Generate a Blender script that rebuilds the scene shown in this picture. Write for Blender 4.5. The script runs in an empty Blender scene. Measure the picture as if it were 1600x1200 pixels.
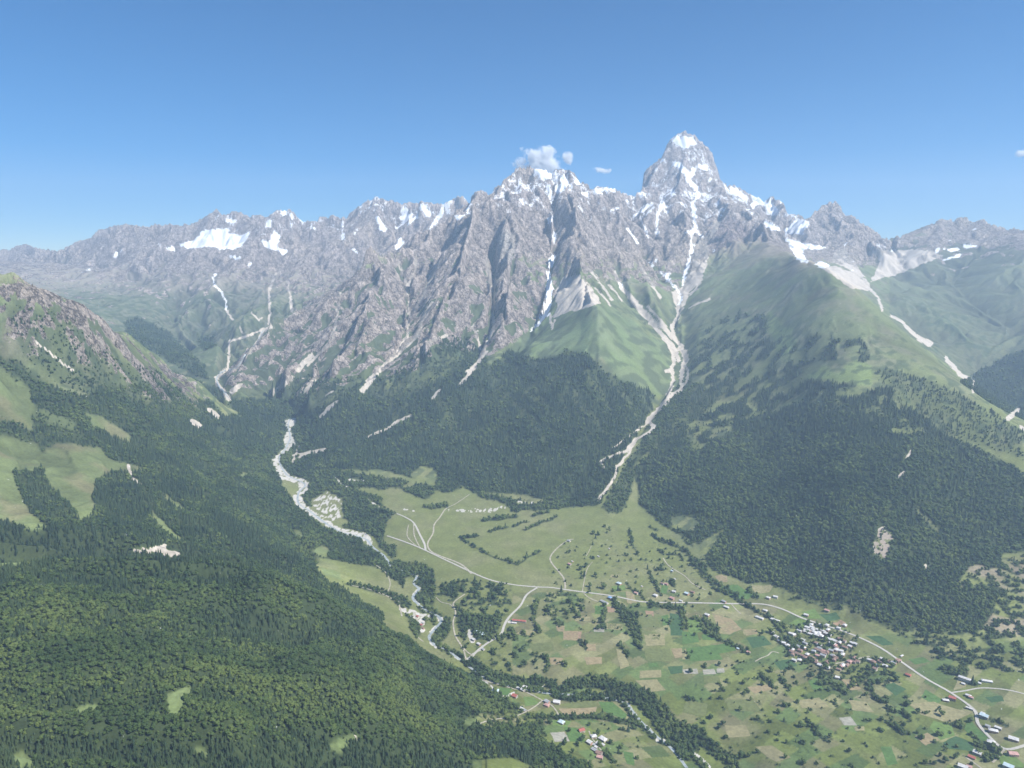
import bpy, math, random, time
import numpy as np
from mathutils import Vector, Matrix
T0 = time.time()
rng = np.random.default_rng(7)
random.seed(7)
SC = bpy.context.scene
COL = SC.collection

# ------------------------------------------------------------------ camera, light, exposure
FPX = 1122.0                       # focal length in pixels of the 1600 px wide photograph
ZC = 1100.0                        # camera height above the village, metres
PITCH = math.radians(9.1)
cam_d = bpy.data.cameras.new('camera'); cam = bpy.data.objects.new('camera', cam_d); COL.objects.link(cam)
cam_d.sensor_width = 36.0; cam_d.lens = 36.0 * FPX / 1600.0
cam_d.clip_start = 1.0; cam_d.clip_end = 80000.0
cam.location = (0, 0, ZC); cam.rotation_euler = (math.radians(90) - PITCH, 0, 0)
SC.camera = cam

SUN_EL = math.radians(48.0)
SUN_AZ = math.radians(114.0)       # clockwise from the view direction (+Y)
sx, sy, sz = math.sin(SUN_AZ)*math.cos(SUN_EL), math.cos(SUN_AZ)*math.cos(SUN_EL), math.sin(SUN_EL)
sd = bpy.data.lights.new('sun', 'SUN'); sd.energy = 5.0; sd.angle = math.radians(0.53); sd.color = (1.0, 0.955, 0.88)
so = bpy.data.objects.new('sun', sd); COL.objects.link(so)
so.rotation_euler = Vector((sx, sy, sz)).to_track_quat('Z', 'Y').to_euler(); so.location = (0, 0, 6000)
world = bpy.data.worlds.new('World'); SC.world = world; world.use_nodes = True
wn = world.node_tree.nodes; wl = world.node_tree.links
bg = wn['Background']; sky = wn.new('ShaderNodeTexSky'); sky.sky_type = 'NISHITA'; sky.sun_disc = False
sky.sun_elevation = SUN_EL; sky.sun_rotation = SUN_AZ; sky.altitude = 2600.0
sky.air_density = 1.0; sky.dust_density = 0.1; sky.ozone_density = 3.0
hsv = wn.new('ShaderNodeHueSaturation'); hsv.inputs['Saturation'].default_value = 1.6
wl.new(sky.outputs[0], hsv.inputs['Color']); wl.new(hsv.outputs[0], bg.inputs[0]); bg.inputs[1].default_value = 0.070
SC.view_settings.view_transform = 'Standard'; SC.view_settings.look = 'None'
SC.view_settings.gamma = 1.0; SC.view_settings.use_curve_mapping = False
SC.view_settings.exposure = 0.84
SC.cycles.max_bounces = 6; SC.cycles.volume_bounces = 4; SC.cycles.use_denoising = True

HAZE_DENSITY = 6.6e-5
HAZE_COLOR = (0.56, 0.75, 1.0, 1)

# ------------------------------------------------------------------ picture <-> place
CP, SP = math.cos(PITCH), math.sin(PITCH)
def ray_u_t(px, py):
    """for a pixel: x/y and (drop below the camera)/y of its ray"""
    a = (np.asarray(px, float) - 800.0) / FPX; b = (600.0 - np.asarray(py, float)) / FPX
    y = CP + b * SP; z = -SP + b * CP
    return a / y, -z / y
def P(px, py, Y):
    u, t = ray_u_t(px, py); return (u * Y, Y, ZC - t * Y)
def project(x, y, z):
    dz = z - ZC
    f = y * CP - dz * SP; up = y * SP + dz * CP
    return 800.0 + FPX * x / f, 600.0 - FPX * up / f
def y_(px, py, Y): return (px, py, Y)
def g(px, py, z):
    u, t = ray_u_t(px, py); return (px, py, float((ZC - z) / t))
def h(px, Y, z):
    u = (px - 800.0) / FPX
    qx, qy = project(u * Y, Y, z); return (float(qx), float(qy), Y)

# ------------------------------------------------------------------ noise
class Lat:
    def __init__(s, seed):
        r = np.random.default_rng(seed)
        s.v = r.random((256, 256)).astype(np.float32)
        a = r.random((256, 256)) * 2 * np.pi
        s.gx = np.cos(a).astype(np.float32); s.gy = np.sin(a).astype(np.float32)
LAT = {}
def lat(seed):
    if seed not in LAT: LAT[seed] = Lat(seed)
    return LAT[seed]
def pnoise(x, y, seed=1):
    L = lat(seed)
    xi = np.floor(x); yi = np.floor(y)
    fx = (x - xi).astype(np.float32); fy = (y - yi).astype(np.float32)
    xi = xi.astype(np.int32) & 255; yi = yi.astype(np.int32) & 255
    x1 = (xi + 1) & 255; y1 = (yi + 1) & 255
    ux = fx*fx*fx*(fx*(fx*6-15)+10); uy = fy*fy*fy*(fy*(fy*6-15)+10)
    n00 = L.gx[xi, yi]*fx + L.gy[xi, yi]*fy
    n10 = L.gx[x1, yi]*(fx-1) + L.gy[x1, yi]*fy
    n01 = L.gx[xi, y1]*fx + L.gy[xi, y1]*(fy-1)
    n11 = L.gx[x1, y1]*(fx-1) + L.gy[x1, y1]*(fy-1)
    a = n00 + ux*(n10-n00); b = n01 + ux*(n11-n01)
    return (a + uy*(b-a)) * 1.5
def fbm(x, y, wl_, octs=4, seed=1, gain=0.5):
    s = np.zeros_like(x, dtype=np.float32); a = 1.0; f = 1.0/wl_; n = 0
    for i in range(octs):
        s += a * pnoise(x*f + 17.3*i, y*f - 9.1*i, seed+i); n += a; a *= gain; f *= 2.03
    return s / n
def ridged(x, y, wl_, octs=4, seed=1):
    s = np.zeros_like(x, dtype=np.float32); a = 1.0; f = 1.0/wl_; n = 0; prev = 1.0
    for i in range(octs):
        r = 1.0 - np.abs(pnoise(x*f + 5.7*i, y*f + 3.3*i, seed+i)); r = r*r
        s += a * r * prev; n += a; prev = np.clip(r*1.3, 0, 1); a *= 0.5; f *= 2.1
    return s / n
def sstep(a, b, x):
    t = np.clip((x-a)/(b-a), 0, 1); return t*t*(3-2*t)
def erosion(X, Y, gx, gy, wl0, octs, strength=1.0, gain=0.5, seed=50):
    """gully pattern that runs down the slope: waves across the fall line, octave by octave"""
    H = np.zeros_like(X); dx = gx.copy(); dy = gy.copy(); a = 1.0; f = 1.0/wl0
    for o in range(octs):
        L = lat(seed + o)
        px = (X*f).astype(np.float32); py = (Y*f).astype(np.float32)
        ix = np.floor(px); iy = np.floor(py); fx = px-ix; fy = py-iy
        ix = ix.astype(np.int32); iy = iy.astype(np.int32)
        ddx = -(gy + dy - gy) ; ddy = (gx + dx - gx)          # perpendicular to the running gradient
        n = np.sqrt(ddx*ddx + ddy*ddy) + 1e-6
        k = np.minimum(n*2.2, 1.0) / n
        ddx = ddx*k; ddy = ddy*k
        vh = np.zeros_like(px); vx = np.zeros_like(px); wt = np.zeros_like(px)
        for i in (-1, 0, 1):
            for j in (-1, 0, 1):
                hx = L.v[(ix+i) & 255, (iy+j) & 255]; hy = L.v[(iy+j+77) & 255, (ix+i+31) & 255]
                qx = fx - i - hx*0.9; qy = fy - j - hy*0.9
                w = np.exp(-(qx*qx+qy*qy)*3.0)
                m = (qx*ddx + qy*ddy) * (2*np.pi*0.9) + hx*0.0
                vh += np.cos(m)*w; vx += -np.sin(m)*w; wt += w
        vh /= wt; vx /= wt
        H += a*vh
        dx = dx + strength*a*vx*ddx*1.6; dy = dy + strength*a*vx*ddy*1.6
        a *= gain; f *= 2.0
    return H
def blur(a, n):
    """n passes of a 3x3 binomial blur"""
    for _ in range(n):
        b = np.pad(a, ((1,1),(0,0)), 'edge'); a = (b[:-2] + 2*b[1:-1] + b[2:]) * 0.25
        b = np.pad(a, ((0,0),(1,1)), 'edge'); a = (b[:,:-2] + 2*b[:,1:-1] + b[:,2:]) * 0.25
    return a
def boxblur(a, r):
    for _ in range(2):
        for ax in (0, 1):
            p = [(0,0),(0,0)]; p[ax] = (r+1, r)
            c = np.cumsum(np.pad(a, p, 'edge'), axis=ax, dtype=np.float64)
            n = a.shape[ax]
            hi = np.take(c, np.arange(2*r+1, 2*r+1+n), axis=ax); lo = np.take(c, np.arange(0, n), axis=ax)
            a = ((hi-lo)/(2*r+1)).astype(np.float32)
    return a
# ------------------------------------------------------------------ the lie of the land: crests, spurs, gullies and valley floors
SKY_FAR_L = [(-260,385,11200),(-150,378,11200),(-60,396,11000),(0,391,11000),(15,388,11000),(30,383,11000),(43,381,11000),(55,386,11000),(68,389,10900),(80,391,10800),(92,391,10700),(105,385,10500),
 (120,378,10400),(130,375,10350),(140,374,10300),(148,365,10300),(155,359,10300),(170,355,10300),(180,352,10300),(195,351,10300),(210,352,10250),(220,353,10200),(235,353,10200),
 (243,350,10150),(255,352,10100),(272,350,10100),(285,351,10050),(300,350,10000),(310,349,10000),(313,342,10000),(322,340,9950),(330,333,9950),(338,327,9950),(344,332,9950),(352,337,9950),
 (360,331,9950),(370,329,9950),(382,333,9900),(390,338,9900),(400,336,9900),(408,337,9850),(415,339,9850),(420,334,9800),(428,332,9800),(440,328,9800),(450,326,9750),(458,332,9750),
 (465,340,9750),(475,345,9750),(490,345,9750),(497,345,9800),(500,338,9800),(512,339,9800),(520,336,9800),(530,341,9800),(542,341,9750),(548,330,9700),(555,325,9700),(563,320,9650),(575,313,9600),
 (588,305,9600),(597,311,9600),(607,314,9600),(620,316,9600),(628,319,9600),(640,316,9600),(655,317,9600),(660,314,9600),(675,318,9600),(690,317,9600),(705,312,9600),(715,306,9600),(725,308,9600),(733,317,9600),(745,330,9600),(770,345,9600)]
SKY_MID = [(736,308,7050),(743,296,7050),(748,299,7050),(755,297,7080),(760,305,7100),(768,302,7120),(773,290,7150),(783,288,7180),(790,280,7250),(798,273,7300),(805,265,7350),(815,260,7380),
 (830,262,7400),(850,266,7420),(862,269,7440),(870,264,7440),(877,262,7450),(890,265,7460),(898,272,7470),(905,280,7480),(915,287,7500),(922,294,7520),(930,294,7550),(940,292,7600),(955,293,7650),
 (962,294,7700),(970,302,7750),(980,305,7850),(990,305,7950),(997,300,8100),(1003,296,8300)]
SKY_PEAK = [(1003,296,8500),(1003,285,8700),(1006,270,8800),(1014,262,8850),(1023,254,8900),(1034,247,8930),(1039,232,8960),(1044,222,8980),(1050,214,8990),(1058,210,9000),(1064,206,9000),(1070,204,9000),(1077,207,9000),
 (1087,212,9000),(1094,221,9000),(1106,230,9000),(1114,241,9000),(1116,252,9000),(1121,264,8980),(1125,280,8950),(1132,286,8920),(1136,290,8900),(1150,290,8900),(1160,297,8880),(1172,303,8850),(1185,308,8800),
 (1195,314,8780),(1205,309,8750),(1215,312,8700),(1225,318,8700),(1228,327,8700),(1232,334,8700),(1242,334,8700),(1255,338,8650),(1258,345,8600),(1266,341,8500),(1272,330,8400),(1281,324,8350),(1290,317,8300),
 (1305,315,8300),(1314,323,8300),(1320,336,8300),(1330,339,8300),(1338,340,8300),(1345,346,8300),(1350,350,8300),(1358,355,8300),(1365,360,8300),(1372,363,8300),(1377,372,8300),(1390,373,8300)]
SKY_R = [(1390,373,8300),(1405,370,8250),(1418,365,8200),(1440,355,8100),(1460,348,8050),(1473,341,8000),(1483,343,8000),(1490,345,8000),(1497,340,8000),(1503,338,8000),(1512,343,8000),(1520,347,7950),
 (1530,344,7900),(1538,342,7900),(1550,350,7800),(1565,355,7700),(1575,358,7600),(1585,356,7500),(1600,358,7400),(1640,352,7300),(1700,340,7200),(1800,350,7100),(1900,360,7100)]
SPUR_L = [(-260,380,2500),(-120,425,2750),(0,445,2900),(35,445,2960),(60,450,3000),(90,462,3070),(130,475,3150),(155,497,3230),(180,520,3300),(215,545,3500),(250,570,3700),(280,588,3850),(310,604,4000),(330,625,4150),(342,642,4320)]
R1 = [(736,308,7050),(733,330,7000),(720,343,6900),(693,353,6750),(676,362,6650),(660,387,6450),(646,393,6400),(610,397,6250),(576,410,6100),(553,430,5950),(533,453,5800),(505,478,5650),(470,497,5500),(423,514,5350),(410,533,5200),(377,572,4900),(362,598,4650)]
FH = [(-300,870,1430),(-120,872,1470),(0,881,1500),(120,878,1520),(250,876,1550),(330,882,1580),(400,895,1620),(500,931,1680),(560,966,1710),(600,995,1720),(680,1030,1760),(735,1062,1830)]
SKY_HI = [SKY_FAR_L, SKY_MID, SKY_PEAK, SKY_R, R1, SPUR_L]
RSPINE = [(1136,300,8700),(1150,320,8200),(1185,352,7300),(1215,384,6300),(1250,407,5300),(1290,417,4900),(1330,446,4500),(1368,490,4150),(1400,520,3950),(1450,562,3700),(1500,600,3450),(1540,640,3200),(1600,690,2950),(1700,770,2650),(1850,860,2350)]
SPURS = {745, 800, 600, 480, 877, 870, 985, 1070, 1110, 655+9999}
MASSIF = []
def massif(lines):
    out = MASSIF
    for L in lines:
        k = -0.036 if L[0][0] in SPURS else (0.016 if L[0][0] in (862, 772, 700, 655, 570, 950, 1078) else 0.0)
        out.append([(a, b, Y*(1 + k*min(1.0, i/1.5)) if Y > 4300 else Y) for i, (a, b, Y) in enumerate(L)])
    return out
LINES = SKY_HI + [FH, RSPINE,
 # near hill towards the camera
 [(-300,1200,930),(-120,1200,950),(200,1200,980),(400,1200,1000),(600,1200,1080),(740,1200,1230),(850,1200,1370)],
 [(-300,1040,1160),(0,1040,1170),(300,1040,1230),(500,1060,1300),(640,1100,1380),(740,1130,1500)],
 [h(-200,500,420), h(300,500,380), h(800,600,330), h(1200,800,140), h(1700,800,60)],
 # hollow behind the near hill
 [h(-350,1800,330), h(-100,1790,350), h(60,1790,350), h(250,1850,318), h(400,1960,235), h(500,2080,130), (600,940,2230)],
 # left mountain side
 [(-100,840,1850),(0,825,1900),(60,820,1960),(150,800,2080)], [(0,700,2330),(100,700,2420),(150,700,2530),(220,700,2700)],
 [(0,600,2620),(70,600,2750),(150,600,2950),(220,630,3150)], [(160,765,2280),(240,750,2420),(330,765,2560),(400,800,2640)],
 [(400,740,3230),(450,810,2800),(490,890,2380),(470,850,2600)], [(345,690,3650),(400,700,3560)], [(300,700,3150),(330,760,2800)],
 [h(-200,4600,650), h(0,4700,560), h(130,4900,480), h(230,4900,400), h(300,4800,340)],
 # main river
 [g(1170,1240,-38), g(1100,1195,-34), g(1040,1165,-30), g(1000,1130,-26), g(960,1095,-20), g(880,1075,-15), g(800,1062,-12), g(735,1032,-6), g(690,1005,-3), g(670,985,0), g(690,960,3), g(650,925,12), g(655,900,16), g(605,870,26),
  g(575,840,38), g(540,815,50), g(500,800,62), g(475,780,72), g(465,755,88), g(435,730,108), g(440,705,130), g(448,680,155), g(458,655,190), g(400,638,235), g(355,622,280), g(340,592,350), (360,570,5250), (395,548,5600), (422,515,5980), h(480,6400,690), h(560,7000,850), h(640,7700,1000)],
 # valley floor
 [g(850,1030,12), g(1000,1050,10), g(1200,1100,8), g(1300,1180,4), g(1420,1240,0)], [g(1550,1190,10), g(1450,1060,10), g(1200,1000,12), g(1000,950,22), g(900,900,38), g(750,860,52), g(700,800,78)],
 [g(850,800,78), g(900,850,58), g(1000,880,42), g(1100,940,26)], [g(620,770,96), g(640,830,66), g(700,930,26), g(780,970,18)], [g(1600,1100,16), g(1750,1200,16)], [g(700,752,102), g(620,750,106)],
 [g(860,1085,2), g(780,1075,4)], [g(930,1165,14), g(1030,1195,4)], [g(560,900,44), g(620,950,26), g(680,1030,12)], [g(560,880,40), g(500,850,70)],
 # feet of the slopes
 [g(520,735,118), g(600,745,108), g(650,750,102), g(750,768,94), g(850,787,86), g(935,790,90)],
 [(470,690,3950),(470,650,4400),(430,630,4700)],
 [g(985,740,140), g(1000,780,82), g(1040,820,62), g(1100,870,42), g(1150,905,32), g(1200,930,25), g(1260,955,20), g(1330,985,15), g(1400,995,18), g(1480,1005,28), g(1600,980,50), g(1750,990,70)],
 # far left range
 [(0,430,9300),(100,430,8900),(200,432,8400),(250,430,8200)], [(170,480,7000),(120,465,7400)], [(210,430,8200),(270,500,6800),(325,575,5500)],
 [(290,388,8900),(340,385,8900),(385,385,8800)], [(290,402,8450),(340,402,8400),(400,403,8300)], [(330,450,7400),(350,500,6500),(350,540,5900)],
 [(450,328,9750),(480,370,9000),(500,420,8100),(520,455,7300)], [(420,390,8700),(425,430,7900),(422,480,6800)], [(588,306,9600),(572,360,9000),(560,400,8500)], [(640,330,9400),(620,380,8800)], [(715,308,9600),(700,340,9100)],
 # central massif
 *massif([
 [(745,300,7050),(735,350,6500),(722,400,6000),(702,450,5550),(672,520,4900),(650,560,4550)],
 [(800,272,7300),(790,330,6700),(802,380,6300),(790,440,5750),(785,480,5350),(790,520,4950)],
 [(862,275,7420),(862,330,6950),(867,370,6500),(860,430,5850),(852,480,5350),(835,515,4950),(800,560,4550)],
 [(772,400,6250),(768,430,5900),(770,480,5300),(768,510,5000),(755,550,4600),(735,585,4250),(700,620,4000)],
 [(700,370,6550),(680,420,6050),(662,470,5450),(640,530,4850),(590,585,4350),(540,620,4200)],
 [(655,400,6350),(640,440,6000),(636,480,5600),(640,525,4900)], [(600,440,5750),(560,520,5100),(520,580,4700),(480,620,4400)], [(570,470,5450),(545,530,5000),(500,600,4600)], [(480,540,5050),(440,590,4700)],
 [(877,262,7450),(895,330,6800),(902,380,6300),(908,430,5600),(925,470,4950),(935,482,4750),(935,560,4100),(925,650,3620),(905,730,3260),(893,785,3040)],
 [(870,500,4900),(830,540,4600),(780,600,4150),(720,660,3800),(660,720,3500)], [(640,620,4100),(600,680,3800),(560,715,3600)],
 [(940,300,7550),(945,350,7000),(935,400,6300)], [(950,390,6500),(965,425,6000),(980,460,5650),(1000,490,5350),(1030,530,5000),(1052,560,4800)],
 [(985,330,7700),(1000,400,6700),(1020,460,5850),(1038,500,5450)], [(1000,560,4500),(1000,600,4050),(985,650,3700),(955,700,3380)],
 [(1078,290,8500),(1083,335,7700),(1085,375,7050),(1078,400,6700),(1068,440,6200),(1062,470,5850),(1050,505,5450),(1065,540,5080),(1060,590,4500),(1020,640,3900),(990,690,3500),(955,740,3200),(935,783,2990)],
 [(1012,395,6900),(1040,435,6300),(1060,463,5900)],
 [(1070,212,8970),(1072,245,8900),(1075,275,8700),(1072,292,8550)], [(1035,262,8750),(1040,300,8300),(1040,350,7500),(1030,385,7000)], [(1110,262,8850),(1125,300,8500),(1135,335,7850),(1120,370,7300),(1105,420,6600)],
 ]),
 # right hill
 [(1180,420,5900),(1120,480,5500),(1090,520,5200)], [(1270,432,4650),(1290,500,4020),(1325,590,3430),(1340,700,2830),(1340,800,2460),(1340,900,2200)],
 [(1230,470,5000),(1180,530,4550),(1150,600,4100),(1100,650,3700),(1060,710,3330)], [(1230,600,3900),(1200,700,3250),(1200,800,2750)], [(1100,760,3000),(1120,820,2720)],
 [(1500,700,2880),(1500,780,2600),(1480,880,2320)], [(1600,800,2530),(1620,880,2320)],
 # glacier and valley behind the right hill
 [(1225,330,8600),(1240,352,8200),(1258,392,7500),(1280,410,7100),(1320,418,6850),(1345,442,6500),(1370,470,6200),(1400,500,5800),(1450,535,5400),(1480,562,5150),(1518,595,4900),(1522,612,4750),h(1600,4400,190),h(1760,4000,120)],
 [(1185,335,8400),(1230,375,7800)], [(1300,330,8200),(1305,372,7850)], [(1345,380,7700),(1350,405,7300)],
 [(1450,400,7400),(1500,450,6500),(1550,500,5900),(1600,540,5500)], [(1560,592,4950),(1610,560,4950),(1720,520,4900)], [(1400,420,7300),(1430,470,6600)],
 # behind everything
 [h(-400,13800,500), h(2000,13800,500)], [h(-400,12400,1000), h(700,11400,1000), h(1100,10400,900), h(1500,9600,900), h(2000,9000,700)],
]

# ------------------------------------------------------------------ grid: fans out from the drone so that far slopes get coarser cells
U0, U1 = -1.04, 1.06
NU = 1310
KN_Y = np.log(np.array([500, 900, 2000, 4500, 9300, 14000.0]))
KN_R = np.array([0, 60, 290, 560, 990, 1030.0])
NV = int(KN_R[-1]) + 1
def row_of(Y): return np.interp(np.log(Y), KN_Y, KN_R)
def y_of(r): return np.exp(np.interp(r, KN_R, KN_Y))
def col_of(u): return (u - U0) / (U1 - U0) * (NU - 1)
def sample_line(L, step=1.5):
    out = []
    for a, b in zip(L[:-1], L[1:]):
        ua, ta = ray_u_t(a[0], a[1]); ub, tb = ray_u_t(b[0], b[1])
        n = int(max(abs(col_of(ub)-col_of(ua)), abs(row_of(b[2])-row_of(a[2]))) * 1.5) + 2
        for k in range(n):
            s = k/n; out.append((a[0]+(b[0]-a[0])*s, a[1]+(b[1]-a[1])*s, a[2]+(b[2]-a[2])*s))
    out.append(L[-1]); return np.array(out, float)
def to_uvz(S):
    u, t = ray_u_t(S[:,0], S[:,1]); return col_of(u), row_of(S[:,2]), ZC - t*S[:,2]

def solve_membrane():
    pts = [to_uvz(sample_line(L)) for L in LINES]
    c = np.concatenate([p[0] for p in pts]); r = np.concatenate([p[1] for p in pts]); z = np.concatenate([p[2] for p in pts])
    prev = None
    for lev in (32, 16, 8, 4, 2):
        nu = (NU-1)//lev + 2; nv = (NV-1)//lev + 2
        ci = np.round(c/lev).astype(int); ri = np.round(r/lev).astype(int)
        ok = (ci >= 0) & (ci < nu) & (ri >= 0) & (ri < nv)
        S = np.zeros((nv, nu)); N = np.zeros((nv, nu))
        np.add.at(S, (ri[ok], ci[ok]), z[ok]); np.add.at(N, (ri[ok], ci[ok]), 1)
        pin = N > 0; val = np.where(pin, S/np.maximum(N, 1), 0)
        if prev is None: Z = np.full((nv, nu), val[pin].mean())
        else:
            yy = np.clip(np.arange(nv)*lev/plev, 0, prev.shape[0]-1.001); xx = np.clip(np.arange(nu)*lev/plev, 0, prev.shape[1]-1.001)
            y0 = yy.astype(int); x0 = xx.astype(int); fy = (yy-y0)[:,None]; fx = (xx-x0)[None]
            Z = (prev[y0][:,x0]*(1-fy)*(1-fx) + prev[y0+1][:,x0]*fy*(1-fx) + prev[y0][:,x0+1]*(1-fy)*fx + prev[y0+1][:,x0+1]*fy*fx)
        Z[pin] = val[pin]
        for it in range({32: 600, 16: 300, 8: 150, 4: 80, 2: 40}[lev]):
            b = np.pad(Z, 1, 'edge'); Z = (b[:-2,1:-1] + b[2:,1:-1] + b[1:-1,:-2] + b[1:-1,2:])*0.25
            Z[pin] = val[pin]
        prev = Z; plev = lev
    yy = np.arange(NV)/2.0; xx = np.arange(NU)/2.0
    y0 = yy.astype(int); x0 = xx.astype(int); fy = (yy-y0)[:,None]; fx = (xx-x0)[None]
    return (prev[y0][:,x0]*(1-fy)*(1-fx) + prev[y0+1][:,x0]*fy*(1-fx) + prev[y0][:,x0+1]*(1-fy)*fx + prev[y0+1][:,x0+1]*fy*fx).astype(np.float32)

gu = np.linspace(U0, U1, NU); gY = y_of(np.arange(NV))
GX = (gu[None]*gY[:,None]).astype(np.float32); GY = np.repeat(gY[:,None], NU, 1).astype(np.float32)
Z0 = solve_membrane()
Z0 = blur(Z0, 2)
print('membrane', time.time()-T0)

def in_poly(px, py, poly):
    """boolean mask of points inside a polygon"""
    poly = np.asarray(poly, float)
    m = np.zeros(px.shape, bool)
    bb = (px >= poly[:,0].min()) & (px <= poly[:,0].max()) & (py >= poly[:,1].min()) & (py <= poly[:,1].max())
    idx = np.nonzero(bb)
    if len(idx[0]) == 0: return m
    x = px[idx]; y = py[idx]; ins = np.zeros(x.shape, bool)
    x0, y0 = poly[-1]
    for x1, y1 in poly:
        if y0 != y1:
            c = ((y1 > y) != (y0 > y)) & (x < (x0-x1)*(y-y1)/(y0-y1) + x1)
            ins ^= c
        x0, y0 = x1, y1
    m[idx] = ins; return m

# ruggedness: where the rock is, where the smooth grass is
PX, PY = project(GX, GY, Z0)
RUG = np.full(Z0.shape, 0.30, np.float32)
RUG[in_poly(PX, PY, [(-400,300),(2000,300),(2000,480),(1600,420),(1400,420),(1330,400),(1180,350),(1120,420),(1000,440),(935,480),(830,510),(700,560),(600,600),(500,640),(380,640),(330,600),(250,480),(150,430),(-400,420)])] = 0.9
RUG[(GY > 6500) & (PX > 600) & (PX < 1260) & (PY < 420)] = 1.0
RUG[(GY > 6500) & (PX < 560)] = 0.75
RUG[(GY > 4800) & (PX < 330)] = 0.7
RUG[(GY > 5500) & (PX > 1390)] = 0.35
RUG[in_poly(PX, PY, [(1100,430),(1200,370),(1260,395),(1330,430),(1500,590),(1620,720),(1620,1000),(1000,760),(1060,600)]) & (GY < 7000)] = 0.16
RUG[in_poly(PX, PY, [(870,480),(940,470),(1040,540),(1050,600),(1000,640),(940,560),(880,530)]) & (GY < 6000)] = 0.06
RUG[(PX < 360) & (GY < 5000) & (GY > 1800)] = 0.35
RUG[in_poly(PX, PY, [(-300,440),(60,440),(190,510),(350,630),(350,680),(180,640),(100,580),(0,560),(-300,560)]) & (GY > 2500) & (GY < 4500)] = 0.85
RUG[GY < 1800] = 0.42
VALLEY = in_poly(PX, PY, [(760,1240),(735,1060),(600,960),(560,900),(480,850),(430,760),(420,700),(440,640),(475,640),(480,690),(530,738),(650,752),(850,790),(940,780),(1000,690),(1010,720),(1000,790),(1100,875),(1200,935),(1330,985),(1480,1010),(2300,990),(2300,1400),(1000,1400)]) & (GY < 4600)
RUG[VALLEY] = 0.0
RUG[GY > 11500] = 0.2
RUG[(GY > 8300) & (PX > 1020) & (PX < 1130)] = 0.6
RUG = np.clip(boxblur(RUG, 9), 0, 1)
_k = np.clip((0.55-RUG)*3, 0, 1); Z0 = Z0*(1-_k) + boxblur(Z0, 7)*_k
_k = boxblur(((PX > 1090) & (GY < 6400) & (GY > 2300)).astype(np.float32), 12); Z0 = Z0*(1-_k) + boxblur(Z0, 20)*_k
VAL = boxblur(VALLEY.astype(np.float32), 5)
gz_r, gz_c = np.gradient(boxblur(Z0, 4))
dY = np.gradient(gY)[:,None].astype(np.float32); dX = ((gu[1]-gu[0])*gY)[:,None].astype(np.float32)
dzdx = gz_c/dX; dzdy = gz_r/dY - gu[None]*dzdx*1.0          # u is constant along a column: remove the fan
wx = GX + 60*fbm(GX, GY, 400, 3, 11); wy = GY + 60*fbm(GX, GY, 400, 3, 21)
ER = erosion(wx, wy, dzdx.astype(np.float32), dzdy.astype(np.float32), 800.0, 6, 1.0, 0.54)
RD = ridged(wx, wy, 520.0, 5, 31) - 0.45
FB = fbm(GX, GY, 300, 5, 41)
NZ = RUG*(104*ER + 62*RD*np.clip((RUG-0.4)*2, 0, 1)) + (8 + 30*RUG)*FB*(1-VAL*0.93)
# short steep gullies and ledges in bare rock
NZ += np.clip((RUG-0.6)*2.5, 0, 1) * (22*ridged(wx*1.0, wy*1.0, 95.0, 3, 61) - 11)
NZ *= np.clip(GY/6200, 0.42, 1.0)
NZ *= 1 + 1.1*((GY < 1850) & (PX < 760) & (PX > -200))
NZ += 9*fbm(GX, GY, 150, 3, 66)*((GY < 1900) & (GX < 0))
Z1 = Z0 + NZ
del wx, wy, RD, FB

def crest_fix(Z, lines, jag=0.0, rads=(16, 7, 3, 1)):
    S = [sample_line(L) for L in lines]
    c, r, z = [np.concatenate(v) for v in zip(*[to_uvz(s) for s in S])]
    ci = np.round(c).astype(int); ri = np.round(r).astype(int); ok = (ci >= 0) & (ci < NU) & (ri >= 0) & (ri < NV)
    c, r, z, ci, ri = c[ok], r[ok], z[ok], ci[ok], ri[ok]
    if jag: z = z + jag*(pnoise(c/2.3, c*0+0.5, 71) + pnoise(c/5.1, c*0+3.5, 72))*np.clip(y_of(r)/9000, 0.3, 1)
    for rad in rads:
        R = np.zeros(Z.shape, np.float32); N = np.zeros(Z.shape, np.float32)
        np.add.at(R, (ri, ci), (z - Z[ri, ci])); np.add.at(N, (ri, ci), 1)
        R = np.where(N > 0, R/np.maximum(N, 1), 0); M = (N > 0).astype(np.float32)
        bR = boxblur(R, rad); bM = boxblur(M, rad)
        peak = 1.0/(2*rad+1)
        Z = Z + bR/np.maximum(bM, 1e-5) * np.clip(bM/peak*1.0, 0, 1)
    return Z
Z1 = crest_fix(Z1, [L[1:] for L in MASSIF], 0.0, (7, 3))
Z1 = crest_fix(Z1, [SKY_FAR_L, SKY_MID, SKY_PEAK, SKY_R, R1, SPUR_L], 7.0)
Z1 = crest_fix(Z1, [FH, RSPINE], 0.0)
# no knob of the noise may stand higher than the real crest line
def crest_t(lists):
    out = np.full(NU, 9.0)
    for L in lists:
        a = np.array(L, float); uu, tt = ray_u_t(a[:,0], a[:,1]); o = np.argsort(uu); cc = (gu >= uu.min()) & (gu <= uu.max())
        out[cc] = np.minimum(out[cc], np.interp(gu[cc], uu[o], tt[o]))
    return out
tsk = crest_t([SKY_FAR_L, SKY_MID, SKY_PEAK, SKY_R])
cidx = np.arange(NU)
capz = ZC - tsk[None]*GY + (24*pnoise(cidx/1.9, cidx*0+.5, 71) + 14*pnoise(cidx/5.1, cidx*0+2.5, 72))[None]*np.ones_like(GY)
far_ = (GY > 5000) & (tsk[None] < 5)
Z1 = np.where(far_ & (Z1 > capz), capz - 0.06*np.abs(Z1-capz), Z1)
tfh = crest_t([FH]); capn = ZC - tfh[None]*GY + 2
Z1 = np.where((GY < 1760) & (PX < 630) & (tfh[None] < 5) & (Z1 > capn), capn, Z1)
GZ = Z1.astype(np.float32)
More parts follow.
